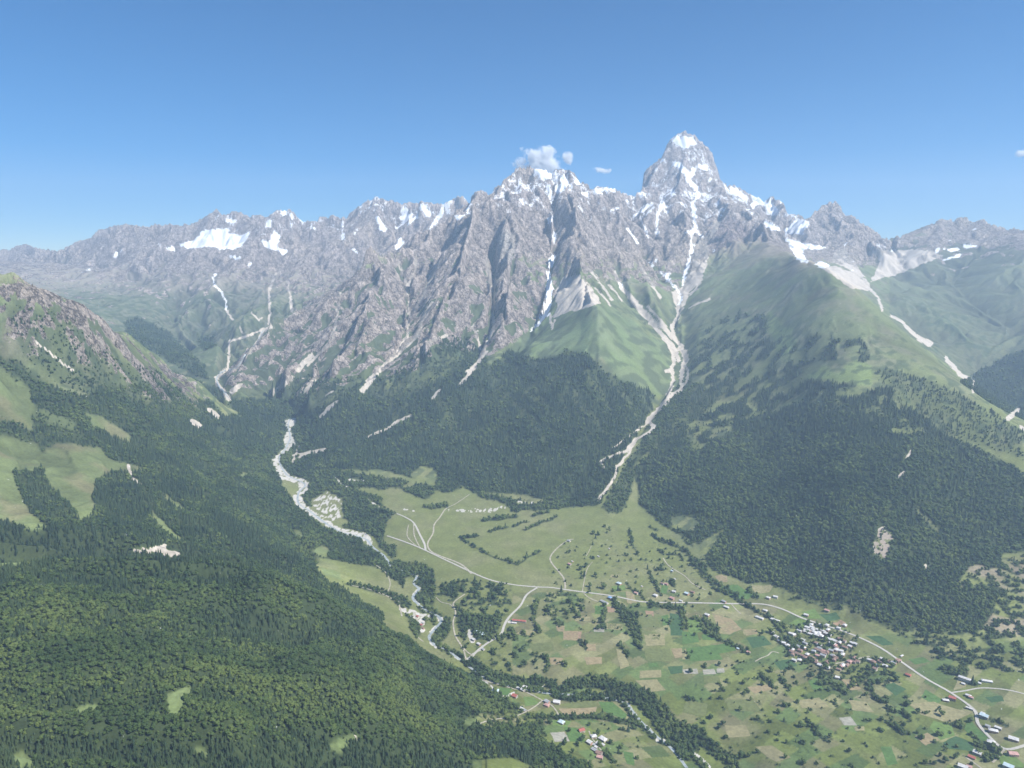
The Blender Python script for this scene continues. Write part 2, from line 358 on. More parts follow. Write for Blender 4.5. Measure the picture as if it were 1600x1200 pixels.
print('relief', time.time()-T0, float(GZ.min()), float(GZ.max()))
PX, PY = project(GX, GY, GZ)
PX = PX.astype(np.float32); PY = PY.astype(np.float32)
# slope and visibility helpers
def zat(x, y):
    """height of the ground mesh at x, y (bilinear in the grid)"""
    c = np.clip(col_of(np.asarray(x)/np.asarray(y)), 0, NU-1.001); r = np.clip(row_of(y), 0, NV-1.001)
    c0 = c.astype(int); r0 = r.astype(int); fc = c-c0; fr = r-r0
    return GZ[r0,c0]*(1-fc)*(1-fr) + GZ[r0,c0+1]*fc*(1-fr) + GZ[r0+1,c0]*(1-fc)*fr + GZ[r0+1,c0+1]*fc*fr
def drop(px, py, ymin=700.0, ymax=13000.0):
    """where the ray of a pixel first meets the ground"""
    px = np.atleast_1d(np.asarray(px, float)); py = np.atleast_1d(np.asarray(py, float))
    u, t = ray_u_t(px, py)
    ys = y_of(np.linspace(row_of(ymin), row_of(ymax), 1400))
    lo = np.full(px.shape, np.nan); done = np.zeros(px.shape, bool)
    prev = ymin
    for yv in ys:
        below = (ZC - t*yv) <= zat(u*yv, np.full(px.shape, yv))
        new = below & ~done
        lo[new] = yv if yv == ymin else 0.5*(prev+yv); done |= below; prev = yv
        if done.all(): break
    lo[~done] = ymax
    # refine
    a = lo*0.985; b = lo*1.012
    for _ in range(14):
        m = 0.5*(a+b); bel = (ZC - t*m) <= zat(u*m, m); b = np.where(bel, m, b); a = np.where(bel, a, m)
    yv = 0.5*(a+b)
    return u*yv, yv, zat(u*yv, yv)
# ------------------------------------------------------------------ what covers the land (all placed on the ground in metres)
KEY = {'A1':(0,300,5), 'A2':(300,280,5), 'A3':(540,240,5), 'A4':(760,220,5), 'A5':(960,180,5), 'A6':(1200,290,4), 'A7':(860,420,5), 'A8':(300,420,5),
       'B1':(0,250,3), 'B2':(533,180,3), 'B3':(1066,180,3), 'B4':(0,550,3), 'B5':(400,550,3), 'B6':(933,500,2.4), 'B7':(0,800,3), 'B8':(533,800,3), 'B9':(1066,800,3),
       'C1':(860,820,5), 'C2':(1180,920,6.154), 'C3':(1440,1020,6.67), 'C4':(740,1040,6.154), 'C5':(600,920,6.154), 'F':(0,0,1)}
def Q(key, s):
    """'x y x y ...' measured in an enlarged part of the photograph -> photograph pixels"""
    x0, y0, k = KEY[key]; v = [float(a) for a in s.split()]
    return [(x0 + v[i]/k, y0 + v[i+1]/k) for i in range(0, len(v), 2)]
TT = (ZC - GZ)/GY
cm = np.minimum.accumulate(TT, axis=0)
VIS = TT <= cm + 0.007
VIS2 = TT <= cm + 0.022                     # ground the drone can see; the rest gets the plain cover of its height
j1 = fbm(GX, GY, 90, 4, 101); j2 = fbm(GX, GY, 90, 4, 111)
SCL = np.clip(GY/4000, 0.6, 1.3)
JX = (PX + 9*j1*SCL).astype(np.float32); JY = (PY + 6*j2*SCL).astype(np.float32)
KX = (PX + 3.5*pnoise(GX/45, GY/45, 131)+1.2*j1).astype(np.float32); KY = (PY + 2.5*pnoise(GX/45, GY/45, 141)+1.2*j2).astype(np.float32)
def area(polys, fine=False, ymin=0, ymax=1e9, soft=0, vis=True):
    m = np.zeros(GZ.shape, bool)
    for p in polys: m |= in_poly(KX if fine else JX, KY if fine else JY, p)
    m &= (GY > ymin) & (GY < ymax)
    if vis: m &= VIS
    m = m.astype(np.float32)
    return boxblur(m, soft) if soft else blur(m, 1)
def strip(lines, fine=True, grow=0.0, vis=True, jit=0.6):
    """soft mask of bands along lines; each entry is (points, width or [w0, w1])"""
    out = np.zeros(GZ.shape, np.float32)
    X_ = PX + (KX-PX)*jit; Y_ = PY + (KY-PY)*jit
    for pts, w in lines:
        pts = np.asarray(pts, float); n = len(pts)
        ws = np.linspace(w[0], w[1], n) if isinstance(w, (list, tuple)) else np.full(n, float(w))
        ws = ws*0.5 + grow
        for k in range(n-1):
            (x0, y0), (x1, y1) = pts[k], pts[k+1]; wm = max(ws[k], ws[k+1]) + 2
            b = np.nonzero((X_ > min(x0,x1)-wm) & (X_ < max(x0,x1)+wm) & (Y_ > min(y0,y1)-wm) & (Y_ < max(y0,y1)+wm))
            if len(b[0]) == 0: continue
            x = X_[b]; y = Y_[b]; dx, dy = x1-x0, y1-y0; t = np.clip(((x-x0)*dx+(y-y0)*dy)/(dx*dx+dy*dy+1e-9), 0, 1)
            d = np.hypot(x-x0-t*dx, y-y0-t*dy); wv = ws[k] + (ws[k+1]-ws[k])*t
            v = np.clip((wv + 0.8 - d)/1.2, 0, 1)
            out[b] = np.maximum(out[b], v)
    if vis: out *= VIS2
    return out

# slope, roughness
sr, sc = np.gradient(GZ)
sx_ = sc/dX; sy_ = sr/dY - gu[None]*sx_
SLOPE = np.sqrt(sx_*sx_ + sy_*sy_).astype(np.float32)
CURV = GZ - boxblur(GZ, 4)
CURVN = np.clip(CURV/(0.004*GY), -1, 1)
N1 = fbm(GX, GY, 700, 5, 151); N2 = fbm(GX, GY, 160, 5, 161); N3 = fbm(GX, GY, 45, 4, 171)
print('noise', time.time()-T0)

# ---- snow
SNOW_P = [Q('A2','-80 540 0 500 60 480 30 455 90 400 160 395 270 378 320 400 250 430 340 430 370 440 460 405 430 470 390 520 360 550 230 548 180 530 110 530 0 535'),
 Q('A2','270 600 300 595 380 610 380 630 310 620'), Q('A2','525 430 570 425 620 455 600 490 565 480 545 490 560 520 620 555 680 560 700 600 745 570 745 555 665 530 690 450 680 420 640 405 620 440'),
 Q('A2','570 380 600 300 625 320 615 380'), Q('A2','680 275 700 245 745 235 780 255 825 310 790 312 745 275 710 290'), Q('A2','800 290 850 310 920 350 990 410 960 400 860 340'), Q('A2','735 340 790 335 800 362 750 352'),
 Q('A2','1165 345 1185 340 1190 440 1200 470 1155 475 1172 430'), Q('A2','1228 470 1250 530 1300 570 1295 590 1260 560 1232 520'), Q('A2','260 310 360 318 350 338 270 340'), Q('A2','175 290 232 292 225 305 178 302'), Q('A2','430 300 442 300 452 360 440 355'),
 Q('A2','440 650 470 645 455 695 440 690'), Q('A2','290 712 330 682 308 716'), Q('A2','1300 200 1330 205 1330 225 1305 222'), Q('A2','1365 205 1385 180 1420 178 1385 200'), Q('A2','1430 130 1470 135 1475 155 1445 150'), Q('A2','1000 300 1012 300 1010 330 1000 330'),
 Q('A1','885 490 900 470 955 450 912 495 902 532 882 525'), Q('A1','665 612 680 600 720 600 682 622'), Q('A1','1236 385 1248 400 1262 435 1292 440 1245 425'), Q('A1','1300 432 1350 425 1362 466 1300 445'), Q('A1','820 300 845 302 845 314 822 318'), Q('A1','1110 268 1170 265 1150 278'), Q('A1','1375 410 1480 440 1600 430 1600 300 1540 370'),
 Q('A3','210 500 250 490 285 540 330 600 300 612 255 585 270 560 240 520'), Q('A3','60 600 100 578 72 660 58 640'), Q('A3','22 670 42 720 102 770 95 788 42 745'), Q('A3','430 650 450 690 430 740 380 755 408 690'), Q('A3','430 480 470 450 500 470 550 440 545 470 470 540 400 600 390 580 440 540'),
 Q('A3','560 420 600 390 640 440 700 440 780 380 860 340 885 345 800 392 700 470 660 512 620 460 590 442'), Q('A3','788 395 860 480 920 485 980 430 960 470 870 522 820 440'), Q('A3','925 430 970 400 982 430 950 442'), Q('A3','110 400 130 395 140 415 110 425'), Q('A3','165 390 215 370 190 400'),
 Q('A3','1300 160 1370 130 1340 190 1300 200'), Q('A4','200 282 240 240 272 240 228 300'), Q('A4','115 365 150 325 165 330 130 380'), Q('A4','430 330 500 340 515 400 520 460 490 485 488 400 450 360'), Q('A4','550 270 620 260 650 330 600 400 530 410 555 350 590 335'),
 Q('A4','670 300 702 290 735 330 690 345'), Q('A4','468 590 520 585 522 640 490 655'), Q('A4','520 720 550 710 545 760 535 800 522 870 516 800'), Q('A4','498 890 545 895 532 960 490 1015 476 990'), Q('A4','470 1005 500 1050 520 1130 512 1200 478 1200 478 1080'),
 Q('B2','962 780 990 790 985 880 972 930 925 990 885 1022 880 1015 930 960 958 880'), Q('A4','730 400 795 400 800 440 745 432'), Q('A4','820 380 880 370 902 412 850 422'), Q('A4','880 368 1000 365 1000 392 900 400'), Q('A4','958 548 1040 500 1032 522 965 560'),
 Q('A4','1085 470 1180 420 1165 452 1090 490'), Q('A4','1200 410 1240 398 1232 440 1200 452'), Q('A4','370 210 480 230 500 300 420 300 380 260'),
 Q('A5','450 172 480 162 540 170 635 162 625 185 652 225 600 240 540 272 520 235 480 242 455 215'), Q('A5','335 372 412 328 402 352 345 380'), Q('A5','275 440 342 413 322 438'), Q('A5','425 370 500 358 560 422 590 440 602 410 652 388 640 420 600 502 560 480 500 420'),
 Q('A5','560 488 600 500 650 560 692 640 655 630 600 560'), Q('A5','640 380 745 390 722 432 680 420'), Q('A5','738 480 758 490 746 532 734 520'), Q('A5','698 288 748 312 742 325 702 302'), Q('A5','655 222 682 238 678 246'),
 Q('A5','598 670 628 700 642 800 636 900 692 945 640 918 600 938 558 922 568 902 612 900 614 800 600 740'), Q('A5','594 978 622 1000 622 1060 600 1102 594 1050'), Q('A5','560 1195 592 1100 605 1105 580 1195'),
 Q('A5','880 550 960 570 1010 620 1062 680 1000 652 930 622 885 578'), Q('A5','1030 600 1120 650 1200 668 1302 750 1290 778 1215 772 1170 700 1120 690 1080 742 1058 700 1090 682'), Q('A5','1145 815 1220 838 1302 890 1290 912 1220 892'),
 Q('A5','1400 830 1532 820 1470 900 1400 932 1330 902 1380 860'), Q('A5','1310 948 1400 978 1600 1018 1590 1042 1480 1042 1460 1100 1500 1152 1440 1132 1400 1052 1340 982'), Q('A5','1340 778 1402 815 1390 824'), Q('A5','925 752 972 780 950 784'), Q('A5','1085 758 1122 800 1098 792'),
 Q('A5','438 600 472 588 492 625 450 637'), Q('A5','318 840 337 840 342 932 326 935'), Q('A5','240 1100 322 1180 298 1192'), Q('A5','298 1108 342 1130 337 1168 298 1142'), Q('A5','764 1030 787 1050 782 1072 766 1070'),
 Q('A6','100 290 170 213 268 218 222 285 240 302 120 304'), Q('A6','88 325 150 350 220 368 372 380 330 402 240 396 210 422 262 482 190 472 150 402'), Q('A6','288 492 330 473 392 500 340 518'), Q('A6','-20 222 80 268 70 292 -20 262'), Q('A6','-20 90 80 158 70 182 -10 178'),
 Q('A6','668 358 742 386 730 394 678 374'), Q('A6','700 344 758 354 740 362'), Q('A6','818 352 852 328 830 358'), Q('A6','758 402 792 388 775 412'), Q('A6','480 343 497 348 490 382 480 382'), Q('A6','498 500 542 530 530 537'), Q('A6','514 477 536 464 525 482'),
 Q('A6','1034 405 1072 390 1070 413 1050 422'), Q('A6','1088 397 1112 391 1105 407'), Q('A6','1118 407 1160 384 1202 400 1160 414 1130 417'), Q('A6','1208 365 1240 368 1312 374 1300 384 1240 392'), Q('A6','1114 346 1142 338 1140 354'), Q('A6','1278 265 1322 260 1285 282'),
 Q('A7','848 15 900 35 930 30 935 80 1000 150 1035 220 1022 292 1003 282 1010 200 960 140 900 82'), Q('A7','1048 40 1068 0 1078 0 1062 60 1028 132 1036 90'), Q('A7','528 88 562 140 550 154 530 122')]
SNOW_L = [(Q('A4','1150 585 1220 545 1265 510 1300 490'), 1.6), (Q('A4','1240 580 1290 535 1310 510'), 1.4), (Q('A4','1380 480 1350 560 1335 640'), 2.0), (Q('A4','1200 600 1240 680 1265 760'), 1.2), (Q('A4','1100 690 1160 760 1180 800'), 1.4),
 (Q('A3','150 360 200 340 250 335'), 1.5), (Q('A2','190 740 165 770 175 830 230 880 265 960 265 1020'), 1.0), (Q('B3','80 380 45 415 55 470 65 540 95 570'), 1.4), (Q('A5','1440 1100 1460 1060 1400 1010'), 3), (Q('A6','1100 467 1200 434'), 1.6), (Q('A5','370 680 345 760 330 830'), 1.6), (Q('A4','1600 740 1590 910 1555 1010 1530 1130'), 1.6),
 (Q('A3','480 560 520 520 560 490'), 2), (Q('A3','660 590 700 520 760 440 800 390'), 1.4), (Q('A3','780 400 750 470 700 560'), 1.2)]
SN = np.clip(1.08*np.maximum(area(SNOW_P, True, 4300), strip(SNOW_L, grow=0.6)), 0, 1)
hi = sstep(1500, 2300, GZ) * (GY > 5500)
speck = pnoise(GX/60, GY/60, 181)*0.5 + pnoise(GX/170, GY/170, 182)*0.5
lane = np.where((PX > 1000) & (PX < 1130) & (PY < 300), -0.5, 0.0) + np.where((PX > 735) & (PX < 1250), 1.0, 0.0) + np.where((PX > 315) & (PX <= 735), 0.8, 0) + np.where(PX <= 315, 0.35, 0) + np.where(PX >= 1250, 0.35, 0)
SN2 = np.clip(0.20 + 0.30*lane*hi + 0.95*speck*lane - 0.12*np.clip(SLOPE-1.0, 0, 2) - 0.14*CURVN, 0, 0.62) * sstep(1350, 1750, GZ) * (GY > 5500)
SNOW = np.clip(np.maximum(SN, SN2), 0, 1)
SNOW_NOROCK = SNOW

# ---- bare stony ground: scree runs, torrent beds, gravel
SCREE_L = [(Q('A7','505 20 530 100 570 160 640 260 720 360 800 430 860 510 920 590 960 650 965 720 950 800 960 860 940 940 915 990'), [3, 4]), (Q('A7','560 150 640 230 720 320 800 400 880 460 940 520 980 560 1020 600 1030 650 1060 690 1040 740 1030 800 1020 880 1025 940 990 965 900 1030 850 1090 770 1170 750 1200'), [5, 4.5]),
 (Q('A7','1035 220 1020 300 990 390 945 440 960 510 980 560'), 4), (Q('A7','1050 740 1075 820 1060 890 1025 930'), 2.4), (Q('A7','780 420 860 500 930 570 985 640 1000 720'), 4), (Q('A7','900 800 940 790 960 740'), 4), (Q('A7','1010 620 1050 650 1070 700 1040 750'), 5),
 (Q('A7','350 150 410 210 470 290'), 1.6), (Q('A7','460 130 520 190 560 250'), 1.8), (Q('A7','700 -10 780 100 860 230'), [4, 2]), (Q('A7','300 0 390 110 480 245'), 1.6), (Q('A7','760 290 840 380 900 450'), [3, 2]), (Q('A7','1080 310 1150 270 1250 235'), 1.2), (Q('A7','1200 0 1180 80 1150 150 1090 200'), 1.4),
 (Q('B6','290 275 230 340 190 380 215 400 180 430 140 450 110 490 40 515 15 530 25 555'), [4, 2.2]), (Q('B6','140 450 120 500 75 550 60 600 5 675'), [3, 2.6]), (Q('B6','190 385 130 430 60 480'), 1.0),
 (Q('A8','630 445 560 480 520 560 400 700 350 770 240 810 190 850 200 900 240 950 290 1010'), [2, 4]), (Q('A8','560 470 470 510 290 570 290 650 280 770 230 810'), 2), (Q('A8','240 945 260 980 290 1015'), 6),
 (Q('A8','830 790 870 740 930 680'), 7), (Q('A8','640 970 700 910 790 850'), 5), (Q('A8','880 960 920 900 980 845'), 4), (Q('A8','315 960 345 930 380 910'), 7), (Q('A8','1040 990 1100 960'), 2.5), (Q('A8','1005 1150 1070 1080 1140 1030'), [3, 2]), (Q('A8','900 760 1000 660 1070 600'), 2.2),
 (Q('A8','1360 880 1420 830 1540 720 1620 630'), [2, 6]), (Q('A8','1100 540 1120 420 1150 250 1160 190'), [3, 1.6]), (Q('A8','600 430 610 350 600 180 640 60 690 0'), [2.4, 1.6]), (Q('A8','190 740 165 130 230 180 265 260 265 320 320 400')[1:], 1.4), (Q('A8','370 450 400 500'), 1.6), (Q('A8','460 345 520 400 550 380'), 1.6), (Q('A8','740 100 770 230 780 330'), [1.2, 4]), (Q('A8','130 1100 200 1160'), 3),
 (Q('B2','460 690 410 780 380 860 320 940 310 990'), [2.5, 3.5]), (Q('B2','350 660 350 720 320 780 300 850'), 2), (Q('B2','270 700 300 760 320 880 310 1040'), 2), (Q('B2','430 880 380 960 360 1030 270 1110 175 1200 100 1290'), [4, 7]), (Q('B2','310 1040 260 1110 180 1200'), 5),
 (Q('B2','680 680 700 780 720 850 710 920 715 1000 680 1080 630 1180 560 1260'), [3, 3.6]), (Q('B2','740 770 712 800'), 3), (Q('B2','620 980 640 1050 655 1100'), 2), (Q('B2','360 1085 430 1060 500 1030'), 3), (Q('B2','975 930 990 1000 1000 960'), 2), (Q('B2','595 990 640 1010'), 2),
 (Q('B5','730 300 690 312 630 352 525 398'), [4, 2]), (Q('B5','380 230 330 280 300 305'), 2.4), (Q('B5','170 515 220 485 320 458'), [2, 4]), (Q('B5','160 490 240 470 330 455'), 2), (Q('B5','1080 0 1030 60 990 95'), 3.2), (Q('B5','860 180 830 215'), 3), (Q('B5','170 515 205 440'), 1.2),
 (Q('A6','600 580 650 660 690 700 715 780'), 2.2), (Q('A6','770 815 840 850 880 900 940 950 1020 985'), [2, 6]), (Q('A6','940 960 1010 1000'), 3), (Q('A6','1110 1075 1160 1120 1190 1180 1240 1215'), 2.4), (Q('B6','1310 150 1360 200 1410 230 1410 270'), [4, 2]), (Q('B6','1540 370 1580 340'), 6), (Q('B6','1590 400 1600 408'), 4),
 (Q('B4','600 530 620 590 660 620'), 3), (Q('B4','900 325 935 350'), 7), (Q('B4','980 270 1020 300'), 5), (Q('B4','470 -60 480 -10'), 3), (Q('B1','160 850 230 900 340 990'), 2), (Q('B4','630 930 700 935 760 915 780 940 830 950'), [4, 9]), (Q('B4','745 940 770 905'), 5),
 (Q('B6','1180 490 1160 520'), 1.4), (Q('B6','1130 590 1150 570'), 3), (Q('B6','1060 790 1080 780'), 4), (Q('B6','1070 830 1085 850 1075 890'), [5, 4]), (Q('B6','1230 920 1240 930'), 2)]
SCREE_P = [Q('A7','0 385 60 300 20 200 100 60 230 50 330 160 400 265 300 300 150 335 40 380'), Q('A7','950 180 1040 140 1082 190 1045 300 1000 360 960 260'), Q('A5','600 940 690 945 745 960 735 1040 720 1200 610 1200 600 1100'), Q('A5','780 830 850 820 760 960 740 950'),
 Q('A6','480 380 520 450 545 490 640 620 570 560 420 480 390 490 410 420'), Q('A6','330 510 420 500 560 560 640 640 620 660 520 640 400 560'), Q('A6','640 400 1000 400 1100 440 800 560 640 600 700 470'), Q('A4','0 1000 60 1020 40 1120 20 1180'), Q('B3','60 690 110 690 90 780 30 830 0 800 20 760')]
GRAVEL_P = [Q('B5','130 325 190 298 182 340 160 372 190 430 150 470 115 492 112 520 142 560 165 585 215 590 248 612 246 645 212 672 232 720 262 735 330 785 400 828 480 842 520 848 542 872 546 900 562 922 530 905 490 872 420 857 340 825 290 795 250 765 190 722 168 682 205 642 190 615 110 592 90 545 68 512 100 480 132 450 125 400 150 370 135 345'),
 Q('B5','260 700 300 670 330 650 350 665 400 690 412 740 402 790 445 805 400 800 340 790 290 760'), Q('B5','590 935 625 975 620 985 585 945'),
 Q('B5','755 1045 768 1050 745 1085 775 1110 742 1155 790 1200 775 1205 725 1155 758 1112 735 1085'), Q('B8','355 295 368 300 348 330 372 365 345 405 385 445 410 468 395 466 360 440 328 408 358 370 338 330'),
 Q('B8','440 485 478 495 470 525 445 545 420 580 420 605 460 635 445 640 408 612 408 575 430 540 455 510')]
GRAVEL_L = [(Q('B8','530 675 555 690'), 4), (Q('B5','330 660 350 700 350 760'), 3), (Q('B5','370 590 400 620 430 635'), 2.5), (Q('B5','440 600 480 605'), 4), (Q('B5','525 692 560 715 612 742'), 2.2), (Q('B5','680 735 740 745'), 2.4), (Q('B5','900 740 1000 745 1100 745 1160 730'), [3, 6]), (Q('B5','1000 725 1060 740 1140 735'), 4), (Q('B5','1230 705 1320 705'), 4),
 (Q('B8','1335 895 1360 920 1370 945'), 5), (Q('B8','1060 855 1085 858'), 3), (Q('B8','1400 970 1450 1020 1500 1070 1515 1078'), 1.6), (Q('B8','1480 1068 1515 1076'), 5), (Q('B9','60 1130 100 1165 130 1195'), 4), (Q('C5','160 190 300 230 340 260 430 260'), 6), (Q('C5','200 200 320 280 360 330 370 390'), 9), (Q('C5','820 420 840 480 850 500'), 8), (Q('C5','790 690 850 640 940 560'), 4), (Q('C5','1180 320 1240 325'), 4),
 (Q('C4','150 150 185 225'), 2), (Q('C4','85 150 130 170'), 6), (Q('C4','300 295 390 265'), 5), (Q('C4','620 230 700 180'), 1)]
SCREE = np.clip(np.maximum(strip(SCREE_L, grow=0.6), area(SCREE_P, True, 2000)), 0, 1)
KX0, KY0 = KX, KY; KX = PX + 2.6*pnoise(GX/20, GY/34, 133) + 1.5*j1; KY = PY + 1.8*pnoise(GX/20, GY/34, 134)
GRAV = np.maximum(area(GRAVEL_P, True), strip(GRAVEL_L)); KX, KY = KX0, KY0
STONY_BREAK = 0.55 + 0.45*sstep(-0.25, 0.15, N3)

# ---- rock, by region, steepness and relief
ROCK = np.zeros(GZ.shape, np.float32)
rk = area([[(-400,-300),(2000,-300),(2000,400),(1600,400),(1480,380),(1400,392),(1350,420),(1290,412),(1250,408),(1180,368),(1110,395),(1090,440),(1045,455),(1000,440),(940,440),(880,440),(870,470),(840,500),(800,540),(780,545),(740,530),(700,520),(640,555),(590,590),(500,560),(470,600),(400,610),(360,600),(420,520),(480,470),(400,440),(300,430),(200,410),(100,400),(-400,400)]], False, 4300, 1e9, 6)
rug_l = area([[(-300,445),(60,440),(130,470),(180,515),(250,565),(310,600),(345,640),(290,635),(230,625),(190,600),(110,570),(60,560),(0,520),(-300,500)]], False, 2400, 4700, 4)
ROCK = np.clip(rk*sstep(-0.42, -0.12, N2 + 0.35*CURVN + 0.6*(SLOPE-0.55) + 0.0004*(GZ-900)) , 0, 1)
ROCK = np.maximum(ROCK, rug_l*sstep(-0.15, 0.08, N2 + 0.5*CURVN + 0.04))
low = area([[(330,600),(420,515),(553,430),(640,393),(736,330),(860,470),(835,515),(760,560),(700,540),(620,600),(560,590),(500,630),(400,610)]], False, 4300)
ROCK = np.maximum(ROCK, low*sstep(-0.30, 0.0, N2 + 0.4*CURVN + 0.15))
far_r = (GY > 5600) & (PX > 1390)
ROCK = np.where(far_r, sstep(-0.1, 0.25, N2 + (GZ-1250)/600), ROCK)
nz = strip([(Q('B5','700 310 780 200 860 180'), 8), (Q('B4','600 350 750 420 950 470'), 10), (Q('B4','350 270 450 330'), 9)], False)
ROCK = np.maximum(ROCK, nz*sstep(0.05, 0.3, N2+N3*0.5)*0.8)
ROCK = np.maximum(ROCK, ((GY > 4700) & (PX < 330))*sstep(-0.1, 0.15, N2 + 0.3*CURVN + (GZ-900)/900)*0.9)
ROCK[~VIS & (GY > 5000)] = 1.0
print('cover masks', time.time()-T0)

# ---- woods: how dense the trees stand, and how many of them are conifers
def dens(polys, v, f=False, ymin=0, ymax=1e9, vis=False): return v*area(polys, f, ymin, ymax, 0, vis)
W = np.zeros(GZ.shape, np.float32); CON = np.zeros(GZ.shape, np.float32)
def add(polys, v, con, ymin=0, ymax=1e9, fine=False):
    global W, CON
    a = area(polys, fine, ymin, ymax, 0, False)
    CON = CON*(1-a) + con*a; W = np.maximum(W, v*a)
STK0 = pnoise((GX*0.8-GY*0.6)/60, (GX*0.6+GY*0.8)/150, 263)
SH = 1.0
def sub_(poly, v):
    global W, CON
    a = area([poly], False, 3000, 6500, 0, False)*SH; CON = CON*(1-a)+0.5*a; W = np.maximum(W, v*a)
def cut(polys, v=1.0, ymin=0, ymax=1e9):
    global W
    W = W*(1 - v*area(polys, True, ymin, ymax, 0, False))
def cutj(polys, v=1.0, ymin=0, ymax=1e9):
    global W
    W = W*(1 - v*area(polys, False, ymin, ymax, 0, False))
# left mountain side
add([[(-300,560),(20,560),(70,600),(130,620),(160,600),(230,600),(330,640),(350,665),(430,700),(430,760),(480,840),(500,900),(600,960),(600,1010),(-300,920)]], 0.9, 0.45, 1760, 4600)
add([Q('B4','440 600 480 585 620 560 690 600 720 700 800 820 860 890 640 930 560 870 500 760 440 700'), Q('B4','0 790 150 840 400 900 640 940 640 1000 0 990'), Q('B4','700 560 1000 700 1250 900 1300 1000 860 900'), Q('B4','380 380 520 450 640 520 1000 560 1200 640 900 500 600 380'), Q('B4','70 550 200 560 350 760 250 800 120 690')], 1.0, 0.85, 1760, 4600)
add([Q('B4','760 150 1000 240 1060 300 1330 300 1330 420 1280 480 1000 400 760 350')], 1.0, 0.85, 2400, 5000)
MEADOW_L = [Q('B4','-300 380 0 385 60 402 170 425 205 470 205 540 150 560 80 548 62 580 110 690 150 760 220 825 150 848 60 800 -300 770'), Q('B4','200 470 260 425 470 450 500 490 540 512 640 530 685 560 640 562 520 562 450 600 436 700 440 760 380 800 340 730 230 620 205 560'), Q('B4','400 290 470 300 610 390 612 432 510 392 440 350'),
 Q('B4','-300 60 0 60 60 110 130 160 160 250 150 370 60 330 -300 290'), Q('B4','700 730 760 790 845 872 830 882 740 812'), Q('B4','0 985 220 972 225 985 0 1012'), Q('B4','760 650 860 730 850 745 780 690'), Q('B4','1120 575 1180 560 1185 580 1130 585'),
 Q('B4','1380 835 1430 830 1420 870 1380 860'), Q('B4','1440 930 1540 900 1550 940 1460 950'), Q('B4','1500 1010 1600 1030 1600 1065 1520 1045'), Q('B4','160 250 350 330 380 380 250 340 150 300')]
cut(MEADOW_L[:-1], 1.0, 1780, 4600); cut(MEADOW_L[-1:], 0.6, 1780, 4600)
cut([Q('B4','640 930 700 935 760 908 830 950 820 965 760 930 700 950 640 945')], 1.0, 1780)
W *= 1 - 0.85*rug_l*sstep(-0.1, 0.1, N2)
add([[(-300,475),(0,470),(40,560),(110,610),(230,640),(350,668),(250,585),(180,560),(120,500),(60,480)]], 0.45, 0.4, 2400, 4700)
# near hill
add([[(-700,1600),(-700,850),(0,870),(250,858),(400,875),(500,910),(600,970),(700,1022),(740,1040),(757,1070),(770,1088),(803,1106),(790,1116),(737,1114),(722,1130),(760,1141),(800,1136),(852,1126),(846,1152),(880,1180),(920,1196),(1000,1300),(900,1400)]], 1.0, 0.22, 0, 1850)
CON = np.where((GY < 1900) & (W > 0), np.clip(0.20 - 0.5*np.clip((GZ-boxblur(GZ, 14))/9, -1, 1) + 1.1*sstep(945, 880, PY + 40*N1) - 0.3*sstep(500, 650, PX) + 0.95*sstep(1148, 1175, PY + 14*N2)*(PX < 830), 0, 1), CON)
cutj([Q('B7','1530 1095 1580 1060 1660 1040 1690 1055 1640 1085 1600 1130 1540 1110'), Q('B7','775 855 890 815 905 840 860 880 870 905 820 955 785 945'), Q('B7','50 1150 110 1110 150 1150 160 1210 90 1210'), Q('B7','280 960 380 905 470 898 480 925 380 940'), Q('B7','860 568 905 563 915 585 880 588'), Q('B7','0 235 215 222 225 235 0 262'), Q('B8','620 1170 700 1160 800 1150 900 1190 920 1240 620 1240'), Q('B7','920 1090 990 1130 970 1150 910 1130'), Q('B8','720 1035 750 1030 750 1060'), Q('B8','850 1030 900 1060 890 1080 840 1060')], 1.0, 0, 1850)
# foot of the great wall
add([[(345,625),(440,622),(480,600),(540,590),(600,590),(650,560),(700,528),(745,535),(765,575),(795,548),(850,562),(890,548),(925,556),(945,580),(990,602),(1022,618),(1015,650),(1000,672),(985,692),(965,740),(937,785),(930,792),(880,786),(800,770),(740,768),(690,745),(640,745),(600,735),(530,735),(490,722),(470,700),(478,670),(455,655),(380,650)]], 1.0, 0.7, 2850, 5200)
cut([Q('B5','480 190 560 150 720 60 850 0 1000 0 900 120 700 200 560 220')], 0.55, 3000); cut([Q('B5','30 210 150 130 260 0 320 0 200 130 60 240')], 0.9, 3000)
cut([Q('B5','340 200 420 130 560 60 540 110 380 230')], 0.5, 3000); cut([Q('B5','130 260 260 230 380 190 390 210 240 290 150 300')], 0.7, 3000)
cut([Q('B5','720 580 760 550 770 530 850 550 850 600 780 610')], 1.0)
GULL = sstep(0.12, 0.3, pnoise((GX*0.93+GY*0.35)/70, (GY*0.93-GX*0.35)/420, 191))
W = np.where((GY > 2900) & (GY < 5200) & (PX > 480) & (PX < 1040), W*(1-0.4*GULL*sstep(740, 640, PY)), W)
